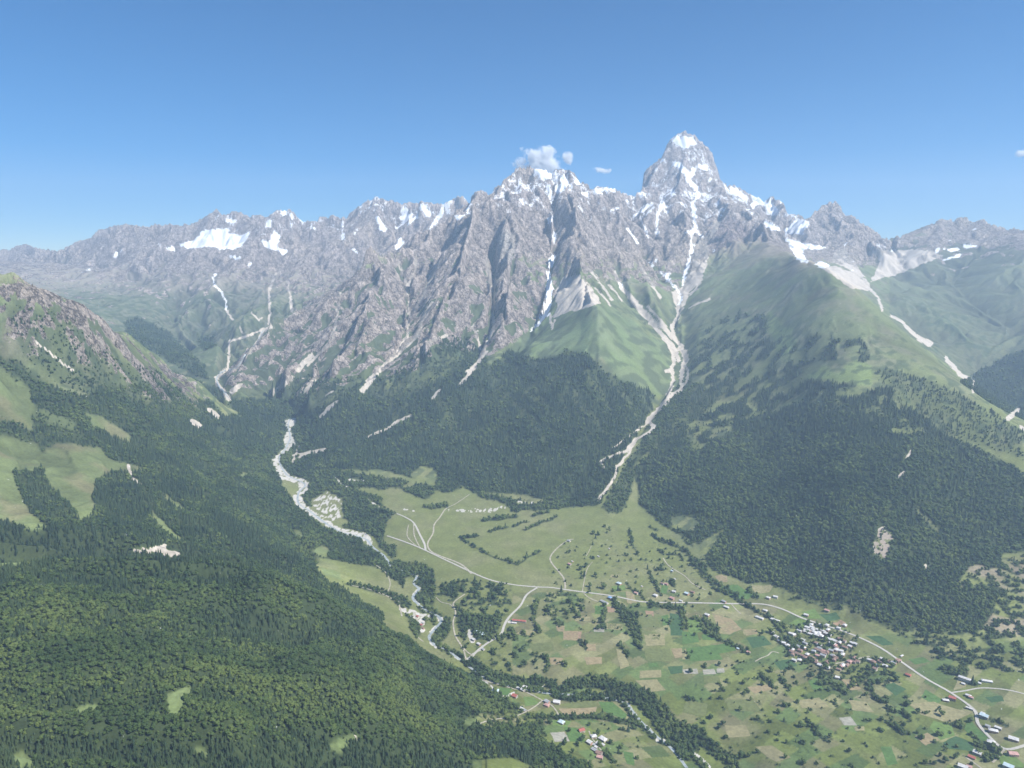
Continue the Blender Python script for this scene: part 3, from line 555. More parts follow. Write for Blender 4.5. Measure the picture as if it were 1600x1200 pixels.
# right hill
add([Q('B6','140 590 160 540 220 480 300 420 450 330 600 260 700 230 790 220 870 235 930 240 1030 260 1100 250 1180 330 1300 430 1400 470 1500 520 1700 640 2600 900 2600 1000 1750 885 1600 868 1520 875 1510 930 1400 918 1350 1000 1500 1000 1500 1050 1470 1120 1420 1180 1200 1160 1100 1150 1030 1130 960 1080 880 1060 760 1030 650 990 560 985 500 960 420 930 405 890 440 850 470 800 480 780 430 800 380 840 300 800 230 760 165 700')], 1.0, 0.6, 1850, 4800)
add([Q('B6','330 300 520 200 430 330 300 420 200 500 160 480')], 0.6, 0.5, 3000, 6200)
SH = sstep(-0.06, 0.1, 0.7*STK0 + 0.5*N2 + 0.4*N3)
sub_(Q('B6','360 260 500 140 650 20 740 120 780 215 700 232 560 260 380 330'), 0.75); sub_(Q('B6','840 60 1000 80 1060 200 1040 250 1020 170 920 140 860 160'), 0.7)
add([Q('B6','1080 180 1250 230 1400 300 1600 420 1600 520 1300 430 1180 320 1050 230')], 0.4, 0.4, 2400, 4300)
add([Q('A8','-10 -10 0 0 -5 5')], 0, 0)
cut([Q('B6','780 215 850 165 905 200 930 170 960 150 1030 170 1028 252 930 232'), Q('B6','915 275 980 260 988 288 920 292'), Q('B6','270 740 320 730 385 745 370 790 290 790'), Q('B6','1 1 1 1 1 2')])
cut([Q('B6','1030 850 1060 785 1115 800 1100 860 1075 905 1040 880')], 0.75)
cut([Q('B6','1100 405 1230 405 1230 425 1100 430')], 0.8); cut([Q('B6','1200 700 1290 790 1280 800 1190 715')], 0.8)
CON = np.where((PX > 1000) & (GY > 1850) & (GY < 4800), np.clip(0.18 + 0.75*sstep(760, 620, PY + 50*N1), 0, 1), CON)
add([Q('B1','560 760 640 740 760 780 860 880 960 960 980 1030 900 1010 780 930 640 870 600 800'), Q('B1','930 830 1000 830 1010 880 940 890'), Q('B1','800 1000 1000 1060 1080 1130 1240 1120 1300 1060 1500 1000 1500 1200 950 1200')], 0.8, 0.7, 4300, 7000)
sub_(Q('B6','500 20 640 30 640 90 560 150 420 230 380 190'), 0.8); sub_(Q('B6','730 90 830 60 960 80 900 150 800 160 740 200'), 0.75); sub_(Q('B6','380 60 520 -30 640 -10 640 30 500 80 400 200 340 220'), 0.7)
# valley behind the right hill
add([[(1500,600),(1540,575),(1600,545),(1800,500),(1900,700),(1600,668),(1530,625)]], 0.8, 0.7, 3500, 5600)
_b = area([Q('B6','300 420 450 310 600 240 700 200 790 190 880 200 1060 230 1200 330 1200 420 1080 360 1000 340 800 320 640 350 520 420 380 500')], False, 2400, 5500, 4, False)
W = W*(1 - 0.85*_b*sstep(0.05, -0.08, 0.8*STK0 + 0.5*N2 + 0.4*N3))
# stream-side scrub of the right torrent
add([Q('B6','330 220 380 240 330 330 260 400 220 470 150 540 140 600 110 700 60 740 20 700 60 620 110 540 180 440 190 400')], 0.75, 0.1, 2900, 4700)
# wooded river flats
add([Q('B5','150 590 380 585 420 625 500 655 590 690 600 735 660 755 605 800 600 860 590 890 655 915 665 950 640 972 600 930 545 865 490 845 400 822 440 800 412 760 405 690 340 655 262 695 245 735 230 720 215 680 248 640'),
     Q('B5','0 700 170 690 190 725 250 770 330 825 400 860 490 880 600 960 625 990 690 990 760 1000 830 1030 845 1090 835 1180 800 1210 735 1160 770 1115 740 1085 752 1045 700 1060 690 1110 640 1060 560 1010 450 990 300 960 200 900 100 860'),
     Q('B5','640 970 700 985 790 1000 830 1040 840 1100 830 1190 850 1300 760 1200 770 1110 755 1040 680 1020')], 0.85, 0.12, 1900, 4200)
add([Q('B8','0 330 140 350 300 400 330 430 310 470 400 500 380 560 350 600 330 560 300 480 270 440 200 390 60 350'), Q('B8','420 480 400 450 440 460 520 520 500 580 470 620 560 660 590 700 560 700 450 640 420 600 470 530 490 500'), Q('B8','540 440 600 470 700 490 760 500 740 560 700 590 640 600 600 560 580 600 560 580 545 520'), Q('B8','790 540 830 570 820 600 770 600'), Q('B8','470 340 560 330 540 400 480 390')], 0.85, 0.1, 1700, 2700)
add([Q('B5','850 595 870 560 960 590 960 640 890 660 850 640'), Q('B5','660 640 780 620 860 640 800 690 700 660'), Q('B5','780 720 900 710 900 725 780 735'), Q('B5','1000 640 1200 690 1330 700 1600 705 1600 720 1200 750 1180 720 1010 660')], 0.85, 0.2, 2700, 3700)
cut([Q('B5','1 560 20 560 20 570'), Q('B5','1120 575 1180 560')[:2]+[(0,0)]], 0)
cut([Q('B4','1380 835 1430 830 1420 870 1380 860'), Q('B4','1440 930 1540 900 1550 940 1460 950'), Q('B4','1500 1010 1600 1030 1600 1065 1520 1045'), Q('B5','370 920 450 910 470 935 380 945'), Q('B5','280 940 330 930 340 955 290 960')], 1.0)
add([[(440,648),(492,655),(492,722),(540,738),(640,752),(620,764),(520,762),(470,752),(436,738),(428,700)]], 0.85, 0.2, 2900, 4700)
add([[(395,700),(440,690),(440,760),(470,800),(520,842),(590,868),(600,880),(520,860),(450,820),(400,770)]], 0.85, 0.2, 2300, 4300)
# ravine wood and hedges
HEDGE = [(Q('B8','600 690 680 750 800 790 900 800 1000 810'), [9, 12]), (Q('B8','840 830 900 780 980 790 1000 850'), 5), (Q('B8','1040 830 1120 800 1230 800 1330 840 1420 880 1500 960 1560 1040 1620 1110'), [14, 40]), (Q('B8','1300 880 1370 960 1440 1040 1520 1090'), 5), (Q('B8','560 690 620 735 700 785 760 808 860 828 960 848'), 7), (Q('B8','1090 858 1200 866 1320 888'), 6), (Q('B8','1000 860 1080 880 1200 870 1280 850'), 8),
 (Q('B8','890 960 1040 965 1200 960 1290 975 1380 995'), [5, 9]), (Q('B8','680 830 760 880 820 920'), 8), (Q('B8','620 900 700 940 780 930'), 7), (Q('B8','730 1010 800 1040 900 1020'), 10), (Q('B8','780 1050 900 1090 990 1130'), 12), (Q('B8','1240 1130 1280 1170'), 8),
 (Q('B9','-40 1000 60 1040 130 1100 220 1170 260 1230'), 20), (Q('B9','0 1090 60 1150 100 1200'), 8)]
HEDGE2 = [(Q('C1','790 80 870 130 1000 170 1080 220 1120 310 1190 370 1240 430 1290 500 1380 540 1480 600'), 4), (Q('C1','840 190 880 225'), 3), (Q('C1','900 230 1000 240 1040 280'), 2), (Q('C1','620 20 630 130 690 240'), 2), (Q('C1','770 380 800 430 850 530 870 550'), 3.4), (Q('C1','590 450 620 500 700 540 740 590'), 3), (Q('C1','780 20 830 45'), 3),
 (Q('C1','500 610 560 690 650 760 700 860 700 900'), 9), (Q('C1','560 640 600 680 680 720'), 7), (Q('C1','780 620 860 640 1000 650 1040 730 1070 810'), 5), (Q('C1','1210 740 1260 800 1320 860'), 6), (Q('C1','430 650 420 690 400 770 430 810'), 5), (Q('C1','1150 740 1180 800'), 5), (Q('C1','1000 60 1040 110 1110 170'), 2.4), (Q('C1','1140 280 1210 330'), 4), (Q('C1','930 430 970 480'), 3), (Q('C1','820 350 880 350'), 4),
 (Q('B8','560 125 640 112'), 3), (Q('B8','650 180 760 230 830 245 870 215 940 185'), 2), (Q('B8','670 38 820 22'), 4), (Q('B8','700 92 780 70'), 2.4), (Q('B8','860 85 1010 22'), 2), (Q('B8','800 70 880 45'), 1.6), (Q('B8','565 130 660 185'), 1.4), (Q('B8','900 20 970 0'), 3), (Q('B8','560 440 600 400'), 3),
 (Q('B9','0 170 60 230 130 310 260 400 300 440 420 500 470 560'), [3, 5]), (Q('B9','100 560 180 600 270 640 310 660'), 5), (Q('B9','110 510 130 560'), 5), (Q('B9','0 460 10 540'), 5), (Q('B9','310 370 350 400'), 6), (Q('B9','580 980 640 1050 690 1080'), 5), (Q('B9','370 760 420 820'), 6), (Q('B9','460 780 500 830'), 5), (Q('B9','870 820 910 880 950 890'), 7), (Q('B9','960 920 1000 940'), 4), (Q('B9','1030 940 1070 975'), 5), (Q('B9','1240 990 1320 1005'), 6), (Q('B9','700 800 760 850'), 8), (Q('B9','1440 970 1520 1000'), 5), (Q('B9','1380 1090 1480 1110 1480 1150 1420 1160'), 10), (Q('B9','0 870 70 890'), 4), (Q('B9','330 970 380 985'), 5), (Q('B9','980 1000 1050 1030'), 5), (Q('B9','500 600 520 650 540 600'), 6), (Q('B9','660 750 700 770'), 5), (Q('B9','440 530 480 540'), 5), (Q('B9','1230 740 1330 760'), 8), (Q('B9','1340 800 1380 810'), 5),
 (Q('B8','990 690 1050 720'), 4), (Q('B8','900 670 970 690 960 740'), 4), (Q('B8','1310 620 1340 680'), 5), (Q('B8','1230 480 1230 540'), 5), (Q('B8','1290 430 1330 500 1380 560 1400 640'), 7), (Q('B8','1110 600 1150 640'), 4), (Q('B8','920 420 900 500 930 560'), 5), (Q('B8','700 600 790 570'), 4)]
hm = strip(HEDGE, False, vis=False); W = np.maximum(W, hm); CON = np.where(hm > 0.3, 0.10, CON)
hm = strip(HEDGE2, True, vis=False); W = np.maximum(W, hm); CON = np.where(hm > 0.3, 0.05, CON)
def patchy(poly, v, con, wl_=26, thr=0.05):
    global W, CON
    a = area([poly], False, 0, 1e9, 0, False)*sstep(thr, thr+0.12, pnoise(GX/wl_, GY/wl_, 211)+0.3*N3)
    CON = np.where(a > 0.3, con, CON); W = np.maximum(W, v*a)
patchy(Q('B8','460 330 640 320 800 340 790 480 740 500 560 440 470 400'), 0.8, 0.05, 26, 0.02)
patchy(Q('C1','-10 540 120 530 280 550 270 680 200 780 60 800 -60 700'), 0.75, 0.05, 20, 0.05)
patchy(Q('B8','560 620 700 600 900 540 930 640 1000 700 960 760 640 740'), 0.6, 0.05, 22, 0.22)
patchy(Q('B6','1030 1130 1260 1060 1480 900 1700 880 2700 980 2700 1400 1300 1300 1180 1200'), 0.8, 0.12, 30, 0.0)
patchy(Q('B9','440 380 560 350 800 430 1000 500 1200 560 1500 700 1500 760 1100 600 800 480 500 420'), 0.7, 0.05, 22, 0.22)
patchy(Q('B9','300 560 700 520 840 620 900 700 560 720 480 640'), 0.6, 0.1, 18, 0.25)
patchy(Q('B9','0 650 600 700 1100 850 1400 1000 1400 1250 300 1250 100 1000 0 900'), 0.7, 0.02, 16, 0.40)
patchy(Q('C1','400 0 1200 250 1300 700 1200 900 300 900 0 600 0 200'), 0.7, 0.05, 16, 0.47)
patchy(Q('C4','0 400 300 330 600 450 500 600 0 700'), 0.7, 0.1, 15, 0.1)
patchy(Q('C4','600 500 1600 550 1600 1000 500 1000'), 0.7, 0.1, 14, 0.42)
patchy(Q('C2','120 380 500 330 760 340 1000 480 1000 660 1400 700 1300 800 700 800 330 700'), 0.6, 0.0, 14, 0.12)
patchy(Q('C2','540 760 1300 760 1400 900 700 985 500 900'), 0.8, 0.0, 18, 0.08)
STON = np.maximum(SCREE, GRAV)
W = W*(1-np.clip(STON*1.3, 0, 1))*(1-np.clip(SNOW*2, 0, 1))
print('woods', time.time()-T0)

# ---- colours of the ground itself
def rgb(*c): return np.array(c, np.float32)
def mix(A, B, m): return A*(1-m[...,None]) + B*m[...,None]
C = np.zeros(GZ.shape + (3,), np.float32) + rgb(0.150, 0.170, 0.060)
C = mix(C, rgb(0.185, 0.188, 0.090)[None,None], sstep(-0.3, 0.4, N2+0.5*N1)*0.8)
hg = sstep(250, 900, GZ)                                         # high pasture
C = mix(C, rgb(0.125, 0.150, 0.078)[None,None], hg*0.85)
C = mix(C, rgb(0.165, 0.165, 0.105)[None,None], hg*sstep(-0.15, 0.4, N2 + 0.4*N1))
C = mix(C, rgb(0.215, 0.170, 0.145)[None,None], sstep(1050, 1350, GZ + 200*N1)*0.8)
lm = area(MEADOW_L, False, 1780, 4600); C = mix(C, rgb(0.135, 0.165, 0.068)[None,None]*1.0, lm)
C = mix(C, rgb(0.20, 0.175, 0.10)[None,None], lm*sstep(0.0, 0.35, N2)*0.6)
mdw = VAL*sstep(2000, 1700, GY); C = mix(C, rgb(0.115, 0.142, 0.038)[None,None], mdw*0.8)
C = mix(C, rgb(0.19, 0.175, 0.10)[None,None], mdw*sstep(0.05, 0.4, N2)*0.6)
farl = ((GY > 4700) & (PX < 560)).astype(np.float32); C = mix(C, rgb(0.115, 0.118, 0.088)[None,None], farl*0.75)
C = mix(C, rgb(0.205, 0.180, 0.150)[None,None], farl*sstep(760, 1000, GZ + 120*N1)*0.85)
farr = ((PX > 1390) & (GY > 4600)).astype(np.float32); C = mix(C, rgb(0.098, 0.108, 0.070)[None,None], farr*0.7)
nearh = ((GY < 1900) & (VAL < 0.5)).astype(np.float32); C = mix(C, rgb(0.095, 0.130, 0.052)[None,None], nearh*0.8)
dome = area([[(870,480),(940,470),(1040,540),(1060,600),(1000,640),(940,560),(850,560),(790,550)]], False, 3300, 6000); C = mix(C, rgb(0.125, 0.185, 0.085)[None,None], dome*0.5)
C = mix(C, rgb(0.165, 0.215, 0.075)[None,None], area([Q('B6','640 0 740 40 745 100 690 140 660 60'), Q('B6','780 215 850 165 905 200 930 170 960 150 1030 170 1028 252 930 232'), Q('A6','0 780 80 850 160 980 160 1040 70 1060 0 900')], False, 2500, 6500)*0.8)
stump = area([Q('B6','1370 930 1600 880 1700 880 1700 1200 1440 1160 1500 1000'), Q('B6','1300 1010 1350 980 1400 1000 1300 1060'), Q('B6','1160 1180 1230 1150 1280 1180 1240 1220')], False, 1700, 2600); C = mix(C, rgb(0.205, 0.175, 0.12)[None,None], stump*sstep(-0.25, 0.15, N2))
STK = pnoise((GX*0.8-GY*0.6)/38, (GX*0.6+GY*0.8)/120, 261)
shr = sstep(0.0, 0.2, 0.8*N3 + 0.5*N2 + 0.45*STK + 0.25*ER - 0.12)*sstep(1050, 700, GZ)*sstep(2200, 2700, GY)*(1-VAL)*(1-0.8*dome)
C = mix(C, rgb(0.055, 0.076, 0.038)[None,None], shr*0.8*(1-lm*0.8))
_ca, _sa = math.cos(0.62), math.sin(0.62)
_p = (GX*_ca+GY*_sa)/64 + 0.35*pnoise(GX/160, GY/160, 281); _q = (-GX*_sa+GY*_ca)/38 + 0.35*pnoise(GX/150, GY/150, 282)
_pi = np.floor(_p + 0.5*(np.floor(_q) % 2)).astype(int) & 255; _qi = np.floor(_q).astype(int) & 255
parc = lat(283).v[_pi, _qi]; par2 = lat(284).v[_pi, _qi]
pm = VAL*((PX > 800) & (PY > 925)) * sstep(0.1, 0.2, VAL)
C = mix(C, rgb(0.205, 0.190, 0.105)[None,None], pm*(parc > 0.74)*0.65); C = mix(C, rgb(0.080, 0.128, 0.045)[None,None], pm*(parc < 0.24)*0.7)
C = C*(1 + pm*(par2-0.5)*0.5)[...,None]
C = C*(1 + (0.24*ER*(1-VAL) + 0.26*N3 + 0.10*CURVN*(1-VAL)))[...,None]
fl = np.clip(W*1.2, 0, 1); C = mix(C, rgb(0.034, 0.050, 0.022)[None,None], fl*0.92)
# rock: blocks of lighter and darker stone, darker in hollows, paler on ribs, rusty bands
rc = rgb(0.375, 0.322, 0.285)[None,None]*(1 + 0.30*N3[...,None] + 0.25*N2[...,None])
st = pnoise((GX+GZ*0.35)/26, (GZ-0.2*GX)/95, 221)
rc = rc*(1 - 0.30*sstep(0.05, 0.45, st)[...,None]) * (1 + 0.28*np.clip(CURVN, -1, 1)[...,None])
rc = rc*(1-0.28*rug_l)[...,None]
rc = mix(rc, rgb(0.44, 0.37, 0.30)[None,None], 0.5*sstep(0.05, 0.4, N1 - 0.3*N3))
rc = mix(rc, rgb(0.245, 0.195, 0.185)[None,None], 0.7*area([Q('A5','820 800 960 800 1080 900 1240 1060 1150 1060 980 1080 780 1180 740 1080')], False, 5500))
wall = area([Q('A4','100 740 180 700 260 780 220 900 130 980 70 880')], False, 4500, 8000); rc = mix(rc, rgb(0.46, 0.43, 0.38)[None,None], wall*0.6)
tuft = sstep(0.02, 0.25, pnoise(GX/60, GZ/40, 231) + 0.5*N3 + 0.3*N2 + (1050-GZ)/1500); ROCK = ROCK*(1-0.85*tuft*sstep(1500, 1000, GZ)*(GY < 8000)*(1-0.8*rug_l)*(1-low))
VEG = sstep(0.02, 0.22, 0.5*N2 + 0.55*pnoise((GX*0.8-GY*0.6)/55, (GX*0.6+GY*0.8)/170, 262) + 0.35*N3 - 0.35*CURVN - 0.30 + (1150-GZ)/1500)*(GY < 7400)*(GY > 4000)*sstep(1500, 1100, GZ)*(PX < 1100)
ROCK = ROCK*(1-0.9*VEG)
dk = rug_l*sstep(0.08, 0.25, N3+0.3*N2-0.2*CURVN); ROCK = ROCK*(1-0.8*dk); C = mix(C, rgb(0.06, 0.080, 0.042)[None,None], dk*0.8)
C = mix(C, rgb(0.066, 0.086, 0.048)[None,None], np.maximum(low*0.75, VEG*0.7))
RC = rc
sc_c = rgb(0.43, 0.385, 0.33)[None,None]*(1 + 0.25*N3[...,None])*(1 + 0.05*(GY > 4000))[...,None]
scar = area([Q('B6','1030 850 1060 785 1115 800 1100 860 1075 905 1040 880')], True)
SMASK = np.clip(np.maximum(SCREE*(0.72+0.28*STONY_BREAK), scar*sstep(0.0, 0.2, N3+0.6*pnoise(GX/14, GZ/14, 271))), 0, 1)
gr_c = rgb(0.46, 0.44, 0.40)[None,None]*(1 + 0.2*N3[...,None])
isl = sstep(0.22, 0.36, pnoise(GX/16, GY/26, 241)+0.3*N3)
SC_C = mix(sc_c, gr_c, (GRAV > SMASK).astype(np.float32)); SC_C = mix(SC_C, rgb(0.29, 0.245, 0.20)[None,None], scar); SMASK = np.maximum(SMASK, GRAV*np.clip(np.where(in_poly(PX, PY, Q('B5','255 690 330 640 460 690 460 810 330 800 255 750')), 0.46, 0.80)+0.5*N3+0.75*pnoise(GX/11, GY/36, 253), 0.2, 1)*np.where(in_poly(PX, PY, [(560,735),(1000,735),(1000,800),(560,800)]), 0.35+0.65*sstep(0.0, 0.25, pnoise(GX/12, GY/30, 251)+0.5*N3), 1.0))
RC = np.clip(RC, 0.01, 0.9); SC_C = np.clip(SC_C, 0.01, 0.9)
C = np.clip(C, 0.01, 0.95)
ROCKM = np.clip(ROCK, 0, 1)
# ------------------------------------------------------------------ materials
def mat(name, rough=0.9, spec=0.2):
    m = bpy.data.materials.new(name); m.use_nodes = True; b = m.node_tree.nodes['Principled BSDF']
    b.inputs['Roughness'].default_value = rough; b.inputs['Specular IOR Level'].default_value = spec
    return m, m.node_tree.nodes, m.node_tree.links, b
def ground_material():
    m, n, l, b = mat('ground_cover', 0.95, 0.08)
    geo = n.new('ShaderNodeNewGeometry')
    def attr(name, col=False):
        a = n.new('ShaderNodeAttribute'); a.attribute_name = name; return a.outputs['Color' if col else 'Fac']
    def noise(scale, detail, vec=None, rough=0.6):
        t = n.new('ShaderNodeTexNoise'); t.inputs['Scale'].default_value = scale; t.inputs['Detail'].default_value = detail; t.inputs['Roughness'].default_value = rough
        l.new(vec or geo.outputs['Position'], t.inputs['Vector']); return t.outputs['Fac']
    def rng_(v, a, b_, c, d, smooth=False):
        r = n.new('ShaderNodeMapRange'); r.inputs['From Min'].default_value = a; r.inputs['From Max'].default_value = b_; r.inputs['To Min'].default_value = c; r.inputs['To Max'].default_value = d
        if smooth: r.interpolation_type = 'SMOOTHSTEP'
        l.new(v, r.inputs['Value']); return r.outputs[0]
    def madd(v, k, add_):
        q = n.new('ShaderNodeMath'); q.operation = 'MULTIPLY_ADD'; l.new(v, q.inputs[0]); q.inputs[1].default_value = k
        if isinstance(add_, float): q.inputs[2].default_value = add_
        else: l.new(add_, q.inputs[2])
        return q.outputs[0]
    def scale(c, f):
        s_ = n.new('ShaderNodeVectorMath'); s_.operation = 'SCALE'; l.new(c, s_.inputs[0]); l.new(f, s_.inputs['Scale']); return s_.outputs[0]
    def cmix(f, a, b_):
        q = n.new('ShaderNodeMix'); q.data_type = 'RGBA'; l.new(f, q.inputs[0]); l.new(a, q.inputs[6]); l.new(b_, q.inputs[7]); return q.outputs[2]
    mp = n.new('ShaderNodeMapping'); mp.inputs['Scale'].default_value = (1.0, 1.0, 0.4); l.new(geo.outputs['Position'], mp.inputs['Vector']); V = mp.outputs['Vector']
    coarse = noise(0.030, 8, V, 0.68); fine = noise(0.11, 6, V, 0.7); grass = noise(0.13, 6, None, 0.65); edge = noise(0.055, 6, None, 0.7)
    # cracks: thin dark lines where a warped noise crosses its middle value
    ck = n.new('ShaderNodeMath'); ck.operation = 'ABSOLUTE'; l.new(madd(noise(0.021, 7, V, 0.62), 1.0, -0.5), ck.inputs[0])
    crack = rng_(ck.outputs[0], 0.0, 0.04, 0.5, 1.05)
    rockv = n.new('ShaderNodeMath'); rockv.operation = 'MULTIPLY'; l.new(rng_(fine, 0.34, 0.66, 0.42, 1.56), rockv.inputs[0]); l.new(crack, rockv.inputs[1])
    rock_c = scale(attr('stone', True), rockv.outputs[0])
    grass_c = scale(attr('cover', True), rng_(grass, 0.3, 0.7, 0.74, 1.26))
    scree_c = scale(attr('scree_tint', True), rng_(fine, 0.3, 0.7, 0.78, 1.2))
    e0 = madd(edge, 1.0, -0.5)
    rockf = rng_(madd(e0, 1.5, attr('rock')), 0.40, 0.60, 0, 1, True)
    scrf = rng_(madd(e0, 0.9, attr('scree')), 0.40, 0.62, 0, 1, True)
    snf = rng_(madd(madd(coarse, 1.0, -0.5), 1.8, madd(madd(fine, 1.0, -0.5), 1.7, attr('snow'))), 0.42, 0.66, 0, 1, True)
    sn = n.new('ShaderNodeRGB'); sn.outputs[0].default_value = (0.80, 0.82, 0.85, 1)
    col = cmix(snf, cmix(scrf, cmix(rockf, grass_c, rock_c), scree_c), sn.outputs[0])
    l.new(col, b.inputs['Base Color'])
    hgt = madd(coarse, 1.0, madd(fine, 0.35, madd(crack, 0.35, 0.0)))
    st = n.new('ShaderNodeMath'); st.operation = 'MULTIPLY_ADD'; l.new(rockf, st.inputs[0]); st.inputs[1].default_value = 0.9; st.inputs[2].default_value = 0.05
    inv = madd(snf, -0.7, 1.0); st2 = n.new('ShaderNodeMath'); st2.operation = 'MULTIPLY'; l.new(st.outputs[0], st2.inputs[0]); l.new(inv, st2.inputs[1])
    bp = n.new('ShaderNodeBump'); bp.inputs['Distance'].default_value = 46.0; l.new(st2.outputs[0], bp.inputs['Strength']); l.new(hgt, bp.inputs['Height']); l.new(bp.outputs[0], b.inputs['Normal'])
    return m
M_GROUND = ground_material()

# ------------------------------------------------------------------ the terrain, one object per piece of land
def region_index():
    R = np.full(GZ.shape, 5, np.int8)                                   # 5 great wall
    R[VAL > 0.5] = 0                                                    # 0 valley floor
    R[(GY < 1900) & (PX < 800) & (VAL <= 0.5)] = 1                      # 1 near hill
    R[(GY >= 1780) & (GY < 4800) & (PX < 480) & (VAL <= 0.5)] = 2       # 2 left mountain side
    R[(GY > 5900) & (PX < 735)] = 3                                     # 3 far left range
    R[(GY > 7350) & (PX < 800)] = 3
    R[(GY > 7700) & (PX > 985) & (PX < 1240)] = 6                       # 6 twin peak
    R[(VAL <= 0.5) & (PX > 1080) & (GY < 6000)] = 4                     # 4 right hill
    R[(VAL <= 0.5) & (PX > 985) & (GY < 3600)] = 4
    rsp = np.interp(PX, [p[0] for p in RSPINE[2:]], [p[2] for p in RSPINE[2:]])
    R[(PX > 1215) & (GY > rsp + 150)] = 7                               # 7 far right ridge
    R[(PX > 1240) & (GY > 7000)] = 7
    R[(GY > 12000)] = 7
    return R
def build_terrain():
    R = region_index()
    names = ['ground', 'hill', 'hill', 'mountain', 'hill', 'mountain', 'mountain', 'mountain']
    labels = ['flat green valley floor crossed by road and fields', 'dark wooded hill filling the lower left', 'long mountainside with meadows and crags on the left', 'distant grey range with snowfields on the far left',
              'broad wooded hill rising right of the torrent', 'great grey rock wall above the valley', 'tall square topped peak with snow under its summit', 'distant green and rocky ridge on the far right']
    Rf = R[:-1,:-1].ravel()
    base = (np.arange(NV-1)[:,None]*NU+np.arange(NU-1)[None]).ravel()
    # vertex normals of the whole sheet, so that neighbouring pieces shade as one
    tx = np.stack([np.ones_like(GZ), np.zeros_like(GZ), sx_], -1); ty = np.stack([np.zeros_like(GZ), np.ones_like(GZ), sy_], -1)
    Nn = np.cross(tx, ty); Nn /= np.linalg.norm(Nn, axis=-1, keepdims=True); Nn = Nn.reshape(-1, 3).astype(np.float32)
    V = np.stack([GX, GY, GZ], -1).reshape(-1, 3).astype(np.float32)
    for k in range(8):
        i = base[Rf == k]
        if len(i) == 0: continue
        F = np.stack([i, i+1, i+NU+1, i+NU], 1)
        used, inv = np.unique(F, return_inverse=True); F = inv.reshape(-1, 4).astype(np.int32)
        me = bpy.data.meshes.new(names[k]); me.vertices.add(len(used)); me.vertices.foreach_set('co', V[used].ravel())
        me.loops.add(F.size); me.loops.foreach_set('vertex_index', F.ravel()); me.polygons.add(len(F))
        me.polygons.foreach_set('loop_start', np.arange(0, F.size, 4, dtype=np.int32)); me.update(calc_edges=True)
        me.polygons.foreach_set('use_smooth', np.ones(len(F), bool))
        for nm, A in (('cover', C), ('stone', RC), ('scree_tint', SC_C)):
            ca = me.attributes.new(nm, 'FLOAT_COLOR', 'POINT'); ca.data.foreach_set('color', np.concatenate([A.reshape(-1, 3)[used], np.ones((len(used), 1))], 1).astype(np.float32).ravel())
        for nm, A in (('rock', ROCKM), ('snow', SNOW), ('scree', SMASK)):
            ra = me.attributes.new(nm, 'FLOAT', 'POINT'); ra.data.foreach_set('value', A.ravel()[used].astype(np.float32))
        me.materials.append(M_GROUND)
        me.normals_split_custom_set_from_vertices(Nn[used].tolist())
        o = bpy.data.objects.new(names[k], me); COL.objects.link(o); o['kind'] = 'structure'; o['label'] = labels[k]
build_terrain()
print('terrain mesh', time.time()-T0)

# ------------------------------------------------------------------ air
def build_haze():
    me = bpy.data.meshes.new('haze')
    x0, x1, y0, y1, z0, z1 = -15000, 15000, -300, 14500, float(GZ.min())-3.0, float(GZ.max())+40.0
    v = [(x, y, z) for x in (x0, x1) for y in (y0, y1) for z in (z0, z1)]
    f = [(0,1,3,2), (4,6,7,5), (0,4,5,1), (2,3,7,6), (0,2,6,4), (1,5,7,3)]
    me.from_pydata(v, [], f); o = bpy.data.objects.new('haze', me); COL.objects.link(o)
    m = bpy.data.materials.new('haze'); m.use_nodes = True; n = m.node_tree.nodes; n.remove(n['Principled BSDF'])
    pv = n.new('ShaderNodeVolumePrincipled'); pv.inputs['Color'].default_value = HAZE_COLOR; pv.inputs['Density'].default_value = HAZE_DENSITY; pv.inputs['Anisotropy'].default_value = 0.1
    m.node_tree.links.new(pv.outputs[0], n['Material Output'].inputs['Volume']); me.materials.append(m)
    o['kind'] = 'stuff'; o['label'] = 'thin blue summer haze lying in the whole valley'
build_haze()
# ------------------------------------------------------------------ trees
def foliage(name, c0, c1, c2):
    m, n, l, b = mat(name, 0.75, 0.15)
    oi = n.new('ShaderNodeObjectInfo'); geo = n.new('ShaderNodeNewGeometry')
    t = n.new('ShaderNodeTexNoise'); t.inputs['Scale'].default_value = 0.0062; t.inputs['Detail'].default_value = 6; l.new(geo.outputs['Position'], t.inputs['Vector'])
    ad = n.new('ShaderNodeMath'); ad.operation = 'MULTIPLY_ADD'; ad.inputs[1].default_value = 3.0; ad.inputs[2].default_value = -1.5; l.new(t.outputs['Fac'], ad.inputs[0])
    a2 = n.new('ShaderNodeMath'); a2.operation = 'MULTIPLY_ADD'; a2.inputs[1].default_value = 0.62; l.new(oi.outputs['Random'], a2.inputs[0]); l.new(ad.outputs[0], a2.inputs[2])
    a3 = n.new('ShaderNodeMath'); a3.operation = 'ADD'; a3.inputs[1].default_value = 0.19; l.new(a2.outputs[0], a3.inputs[0])
    r = n.new('ShaderNodeValToRGB'); r.color_ramp.elements[0].color = c0+(1,); r.color_ramp.elements[1].color = c2+(1,); e = r.color_ramp.elements.new(0.5); e.color = c1+(1,)
    l.new(a3.outputs[0], r.inputs[0]); l.new(r.outputs[0], b.inputs['Base Color'])
    tr = n.new('ShaderNodeBsdfTranslucent'); l.new(r.outputs[0], tr.inputs['Color']); mxs = n.new('ShaderNodeMixShader'); mxs.inputs[0].default_value = 0.3
    l.new(b.outputs[0], mxs.inputs[1]); l.new(tr.outputs[0], mxs.inputs[2]); l.new(mxs.outputs[0], n['Material Output'].inputs['Surface'])
    return m
M_LEAF = foliage('broadleaf_foliage', (0.040,0.070,0.025), (0.074,0.116,0.036), (0.130,0.172,0.050))
